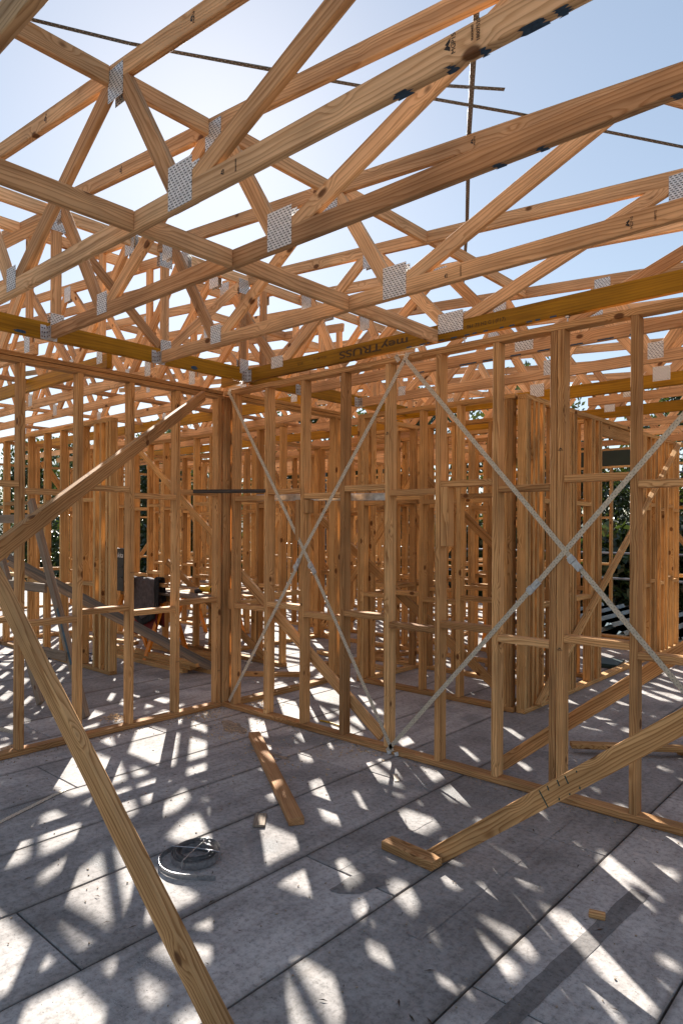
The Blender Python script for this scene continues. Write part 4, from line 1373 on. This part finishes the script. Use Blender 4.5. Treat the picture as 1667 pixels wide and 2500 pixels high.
for s_, zz_ in ((-0.531, 0.5), (-0.069, 0.35), (-0.991, 1.32), (-0.991, 2.42)):
    t_ = text('stamp', 'MGP10', 0.012, (0.0006, s_ + 0.0225, zz_), (0, 1, 0), (0, 0, 1), 'black_ink', wl)


def ink(xa, xb, y, z, parent, t=0.036):
    m_ = bmesh.new()
    nseg = 7
    e0 = [m_.verts.new((xa + rnd.uniform(-0.012, 0.012), y + t * k / nseg, z)) for k in range(nseg + 1)]
    e1 = [m_.verts.new((xb + rnd.uniform(-0.012, 0.012), y + t * k / nseg, z)) for k in range(nseg + 1)]
    for k in range(nseg):
        m_.faces.new((e0[k], e0[k + 1], e1[k + 1], e1[k]))
    mesh_obj('ink_mark', m_, 'ink', parent)


for xa, xb in ((3.86, 3.92), (4.05, 4.075), (4.155, 4.18), (4.28, 4.345), (4.375, 4.41)):
    ink(xa, xb, -2.4305, 3.0342, ta)
for xa, xb in ((3.89, 3.925), (4.06, 4.085), (4.5, 4.53)):
    ink(xa, xb, -1.8705, 3.0342, tb)
for k in range(13):
    x = 2.15 + 0.093 * k + rnd.uniform(-0.02, 0.02)
    timber('ink_mark', (x, -0.0060, 3.045), (x + rnd.uniform(0.02, 0.05), -0.0060, 3.045), 0.0006, 0.010, td, 'ink', bev=0)
for k in range(9):
    x = 1.75 + 0.22 * k + rnd.uniform(-0.03, 0.03)
    timber('ink_mark', (x, 0.6488, 3.026), (x + rnd.uniform(0.05, 0.16), 0.6488, 3.026), 0.0006, 0.010, t4, 'ink', bev=0)
for y_, dz_, wd_ in ((-2.26, 0.010, 0.060), (-2.05, 0.012, 0.05), (-0.60, 0.018, 0.035)):
    blobm = bmesh.new()
    vs = []
    for k in range(18):
        a = 2 * PI * k / 18
        rr = 1 + 0.6 * mnoise.noise(Vector((math.cos(a) * 2 + y_ * 9, math.sin(a) * 2, 0)))
        vs.append(blobm.verts.new((0.3512, y_ + wd_ * rr * math.cos(a), 3.045 + dz_ + dz_ * 0.9 * rr * math.sin(a))))
    blobm.faces.new(vs)
    mesh_obj('ink_mark', blobm, 'ink', gd)

# ------------------------------------------------------------------ beyond the deck
# lower roof of ribbed sheets
lr = thing('lower_roof', 'blue-grey ribbed metal roof lying lower than the deck behind the far openings', 'metal roof', (2.0, 15.0, -0.3))
m_ = bmesh.new()
x = -5.0
prof = []
while x < 9.0:
    prof += [(x, 0.0), (x + 0.30, 0.0), (x + 0.33, 0.06), (x + 0.40, 0.06), (x + 0.43, 0.0)]
    x += 0.45
lo = [m_.verts.new((px, 11.0, -0.75 + pz)) for px, pz in prof]
hi = [m_.verts.new((px, 17.5, 0.15 + pz)) for px, pz in prof]
for k in range(len(prof) - 1):
    m_.faces.new((lo[k], lo[k + 1], hi[k + 1], hi[k]))
bmesh.ops.solidify(m_, geom=m_.faces[:], thickness=0.01)
mesh_obj('roof_sheet', m_, 'roof_sheet', lr)
m_ = bmesh.new()
add_box(m_, (-5.0, 11.2, -3.2), (9.0, 11.4, -0.85))
add_box(m_, (-5.0, 11.4, -3.2), (-4.8, 17.0, -0.75))
add_box(m_, (8.6, 11.4, -3.2), (8.8, 17.0, -0.75))
mesh_obj('supporting_wall', m_, 'house_wall', lr)

m_ = bmesh.new()
ring0, ring1 = [], []
for k in range(121):
    a = 2 * PI * k / 120
    c_, s_ = math.cos(a), math.sin(a)
    hh = 4.0 + 4.0 * mnoise.noise(Vector((c_ * 2.2, s_ * 2.2, 4.0)))
    ring0.append(m_.verts.new((c_ * 70, s_ * 70, -3.25)))
    ring1.append(m_.verts.new((c_ * 110, s_ * 110, hh)))
for k in range(120):
    m_.faces.new((ring0[k], ring0[k + 1], ring1[k + 1], ring1[k]))
o = mesh_obj('hills', m_, 'hill')
o['kind'] = 'structure'

# roofing sheets laid out on the deck, ready for the roof
rs = thing('roofing_sheets', 'blue-grey ribbed roofing sheets laid on the deck beyond the far openings', 'roofing sheets', (0.6, 8.8, 0.0))
for q, (xa, xb, ya, yb, zz) in enumerate(((-0.8, 2.7, 7.0, 10.2, 0.004), (-0.65, 2.45, 7.25, 10.3, 0.085))):
    m_ = bmesh.new()
    prof = []
    x = xa
    while x < xb:
        prof += [(x, 0.0), (x + 0.26, 0.0), (x + 0.30, 0.065), (x + 0.37, 0.065), (x + 0.41, 0.0)]
        x += 0.43
    lo = [m_.verts.new((px, ya, zz + pz)) for px, pz in prof]
    hi = [m_.verts.new((px, yb, zz + pz)) for px, pz in prof]
    for k in range(len(prof) - 1):
        m_.faces.new((lo[k], lo[k + 1], hi[k + 1], hi[k]))
    bmesh.ops.solidify(m_, geom=m_.faces[:], thickness=0.004)
    mesh_obj('roof_sheet', m_, 'roof_sheet', rs)

# scaffold along the back
for k, x in enumerate((-11.5, -8.9, -6.3, -3.7, -1.1, 1.5, 4.1, 6.7)):
    m_ = bmesh.new()
    add_tube(m_, [(x, 10.95, -3.2), (x, 10.95, 4.4 if k % 2 else 3.9)], 0.024, 8)
    sc = thing('scaffold_standard', 'upright scaffold tube beyond the deck, number %s from the left' % ('one', 'two', 'three', 'four', 'five', 'six', 'seven', 'eight')[k], 'scaffold tube', (x, 10.95, -3.2), 'scaffold tubes behind the deck')
    mesh_obj('tube', m_, 'tube', sc)
    for z in (0.6, 1.15, 2.85):
        m_ = bmesh.new()
        add_box(m_, (x - 0.05, 10.88, z - 0.045), (x + 0.05, 10.97, z + 0.045))
        add_tube(m_, [(x - 0.07, 10.9, z + 0.02), (x + 0.07, 10.9, z + 0.02)], 0.018, 8)
        mesh_obj('coupler', m_, 'coupler', sc)
for k, z in enumerate((0.62, 1.17, 2.87)):
    m_ = bmesh.new()
    add_tube(m_, [(-12.5, 10.90, z), (7.6, 10.90, z)], 0.024, 8)
    o = mesh_obj('scaffold_ledger', m_, 'tube')
    tag(o, ('lowest', 'middle', 'highest')[k] + ' horizontal scaffold tube beyond the deck', 'scaffold tube', 'scaffold tubes behind the deck')
o = timber('tarpaulin', (-8.2, 10.4, 1.2), (-7.0, 10.4, 1.2), 0.03, 0.9, None, 'blue_panel')
tag(o, 'blue cover hanging at the back edge of the deck on the left', 'cover')


def crown_mesh(seed, n_leaf, rx, rz, leafmat, size=(0.10, 0.24)):
    rg = random.Random(seed)
    verts, faces = [], []
    clumps = []
    for k in range(26):
        a = rg.uniform(0, 2 * PI)
        h = rg.uniform(-0.95, 1.0)
        rr = math.sqrt(max(0, 1 - h * h)) * rg.uniform(0.25, 1.0)
        clumps.append((Vector((math.cos(a) * rr * rx, math.sin(a) * rr * rx, h * rz)), rg.uniform(0.22, 0.5) * rx))
    for k in range(n_leaf):
        c, r_ = clumps[rg.randrange(len(clumps))]
        d = Vector((rg.gauss(0, 1), rg.gauss(0, 1), rg.gauss(0, 0.8)))
        d = d.normalized() * r_ * (rg.random() ** 0.4)
        p = c + d
        s = rg.uniform(*size)
        ax = Vector((rg.gauss(0, 1), rg.gauss(0, 1), rg.gauss(0, 1) - 0.5)).normalized()
        b = ax.cross(Vector((rg.gauss(0, 1), rg.gauss(0, 1), rg.gauss(0, 1)))).normalized()
        i = len(verts)
        verts += [p - ax * s * 0.5, p + b * s * 0.22, p + ax * s * 0.5, p - b * s * 0.22]
        faces.append((i, i + 1, i + 2, i + 3))
    me = bpy.data.meshes.new('crown')
    me.from_pydata(verts, [], faces)
    me.materials.append(M[leafmat])
    return me


def trunk_mesh(seed, h, r0):
    rg = random.Random(seed)
    m_ = bmesh.new()
    top = Vector((rg.uniform(-0.3, 0.3), rg.uniform(-0.3, 0.3), h))
    mid = Vector((rg.uniform(-0.15, 0.15), rg.uniform(-0.15, 0.15), h * 0.5))
    add_tube(m_, [(0, 0, 0), mid, top], [r0, r0 * 0.75, r0 * 0.3], 8)
    for k in range(9):
        z = h * rg.uniform(0.4, 0.9)
        a = rg.uniform(0, 6.28)
        L_ = rg.uniform(0.9, 2.2)
        b = Vector((0, 0, z))
        e = b + Vector((math.cos(a) * L_, math.sin(a) * L_, rg.uniform(0.5, 1.6)))
        m2 = b.lerp(e, 0.5) + Vector((0, 0, -0.15))
        add_tube(m_, [b, m2, e], [r0 * 0.35, r0 * 0.22, r0 * 0.08], 6)
    me = bpy.data.meshes.new('trunk')
    m_.to_mesh(me)
    m_.free()
    me.materials.append(M['bark'])
    return me


crowns = [crown_mesh(11, 9000, 2.3, 2.6, 'leaf'), crown_mesh(12, 9000, 2.6, 2.4, 'leaf2'), crown_mesh(13, 8000, 2.0, 3.0, 'leaf')]
trunks = [trunk_mesh(21, 5.4, 0.20), trunk_mesh(22, 5.0, 0.24), trunk_mesh(23, 6.2, 0.18)]
tree_spots = [(-30, 13.5, 1.25), (-26, 17, 1.45), (-22, 14.5, 1.15), (-18, 19, 1.5), (-15.5, 15, 1.2), (-12.5, 19.5, 1.45), (-10, 15.5, 1.15), (-7.2, 20.5, 1.5), (-5, 18.6, 1.1),
              (-1.8, 21, 1.35), (1.0, 19.5, 1.1), (3.4, 21.5, 1.3), (5.6, 19.2, 1.05), (8.4, 21, 1.25), (11.5, 18, 1.2), (14, 14.5, 1.2), (-34, 6, 1.3), (-28, 5, 1.1), (-21.5, 8.2, 1.05), (-22.5, 2.6, 1.05)]
posn = ['at the far left', 'second from the far left', 'third from the left', 'fourth from the left', 'fifth from the left', 'sixth from the left', 'seventh from the left', 'eighth from the left',
        'left of the corner post', 'behind the corner post', 'right of the corner post', 'behind the strapped wall', 'seen through the far lintel opening', 'right of the far lintel opening',
        'second from the far right', 'at the far right', 'beyond the left end of the deck', 'near the left end of the deck', 'close behind the left end of the deck', 'nearest at the left end of the deck']
kinds = ['dense dark evergreen tree', 'loose olive-green tree', 'tall narrow dark tree']
for i, (x, y, s) in enumerate(tree_spots):
    k = i % 3
    t_ = thing('tree', '%s beyond the deck, %s' % (kinds[k], posn[i]), 'tree', (x, y, -3.2), 'trees beyond the deck')
    tk = link(bpy.data.objects.new('trunk', trunks[k]))
    tk.scale = (s, s, s)
    tk.rotation_euler = (0, 0, rnd.uniform(0, 6.28))
    tk.parent = t_
    cr = link(bpy.data.objects.new('crown', crowns[k]))
    cr.scale = (s, s, s * rnd.uniform(0.9, 1.1))
    cr.location = (0, 0, (4.6, 4.2, 5.2)[k] * s)
    cr.rotation_euler = (0, 0, rnd.uniform(0, 6.28))
    cr.parent = t_
# dark understorey that reads as one mass
um = crown_mesh(31, 26000, 1.0, 1.0, 'leaf', (0.006, 0.016))
verts, faces = [], []
rg = random.Random(5)
for k in range(110000):
    x = rg.uniform(-34, 17)
    y = 16.8 + 0.02 * (x + 8) ** 2 * 0.15 + rg.gauss(0, 0.9) + 2.2
    if x < -14:
        y -= (-14 - x) * 0.35
    if rg.random() < 0.35:
        x = rg.uniform(-9, 4.5)
        y = 14.6 + 0.25 * x * 0.3 + rg.gauss(0, 0.6)
    hmax = (4.6 if x > -9 else 4.9) + 1.3 * mnoise.noise(Vector((x * 0.35, 1.7, 0)))
    if 0.35 < k / 110000 < 0.5 and x < -9:
        y = rg.uniform(-1, 13)
        x = -20.5 + rg.gauss(0, 0.8)
    p = Vector((x, y, -3.2 + hmax * (rg.random() ** 0.75)))
    s = rg.uniform(0.14, 0.36)
    ax = Vector((rg.gauss(0, 1), rg.gauss(0, 1), rg.gauss(0, 1))).normalized()
    b = ax.cross(Vector((rg.gauss(0, 1), rg.gauss(0, 1), rg.gauss(0, 1)))).normalized()
    i = len(verts)
    verts += [p - ax * s * 0.5, p + b * s * 0.28, p + ax * s * 0.5, p - b * s * 0.28]
    faces.append((i, i + 1, i + 2, i + 3))
me = bpy.data.meshes.new('undergrowth')
me.from_pydata(verts, [], faces)
me.materials.append(M['leaf'])
o = link(bpy.data.objects.new('undergrowth', me))
o['kind'] = 'stuff'
bpy.data.meshes.remove(um)
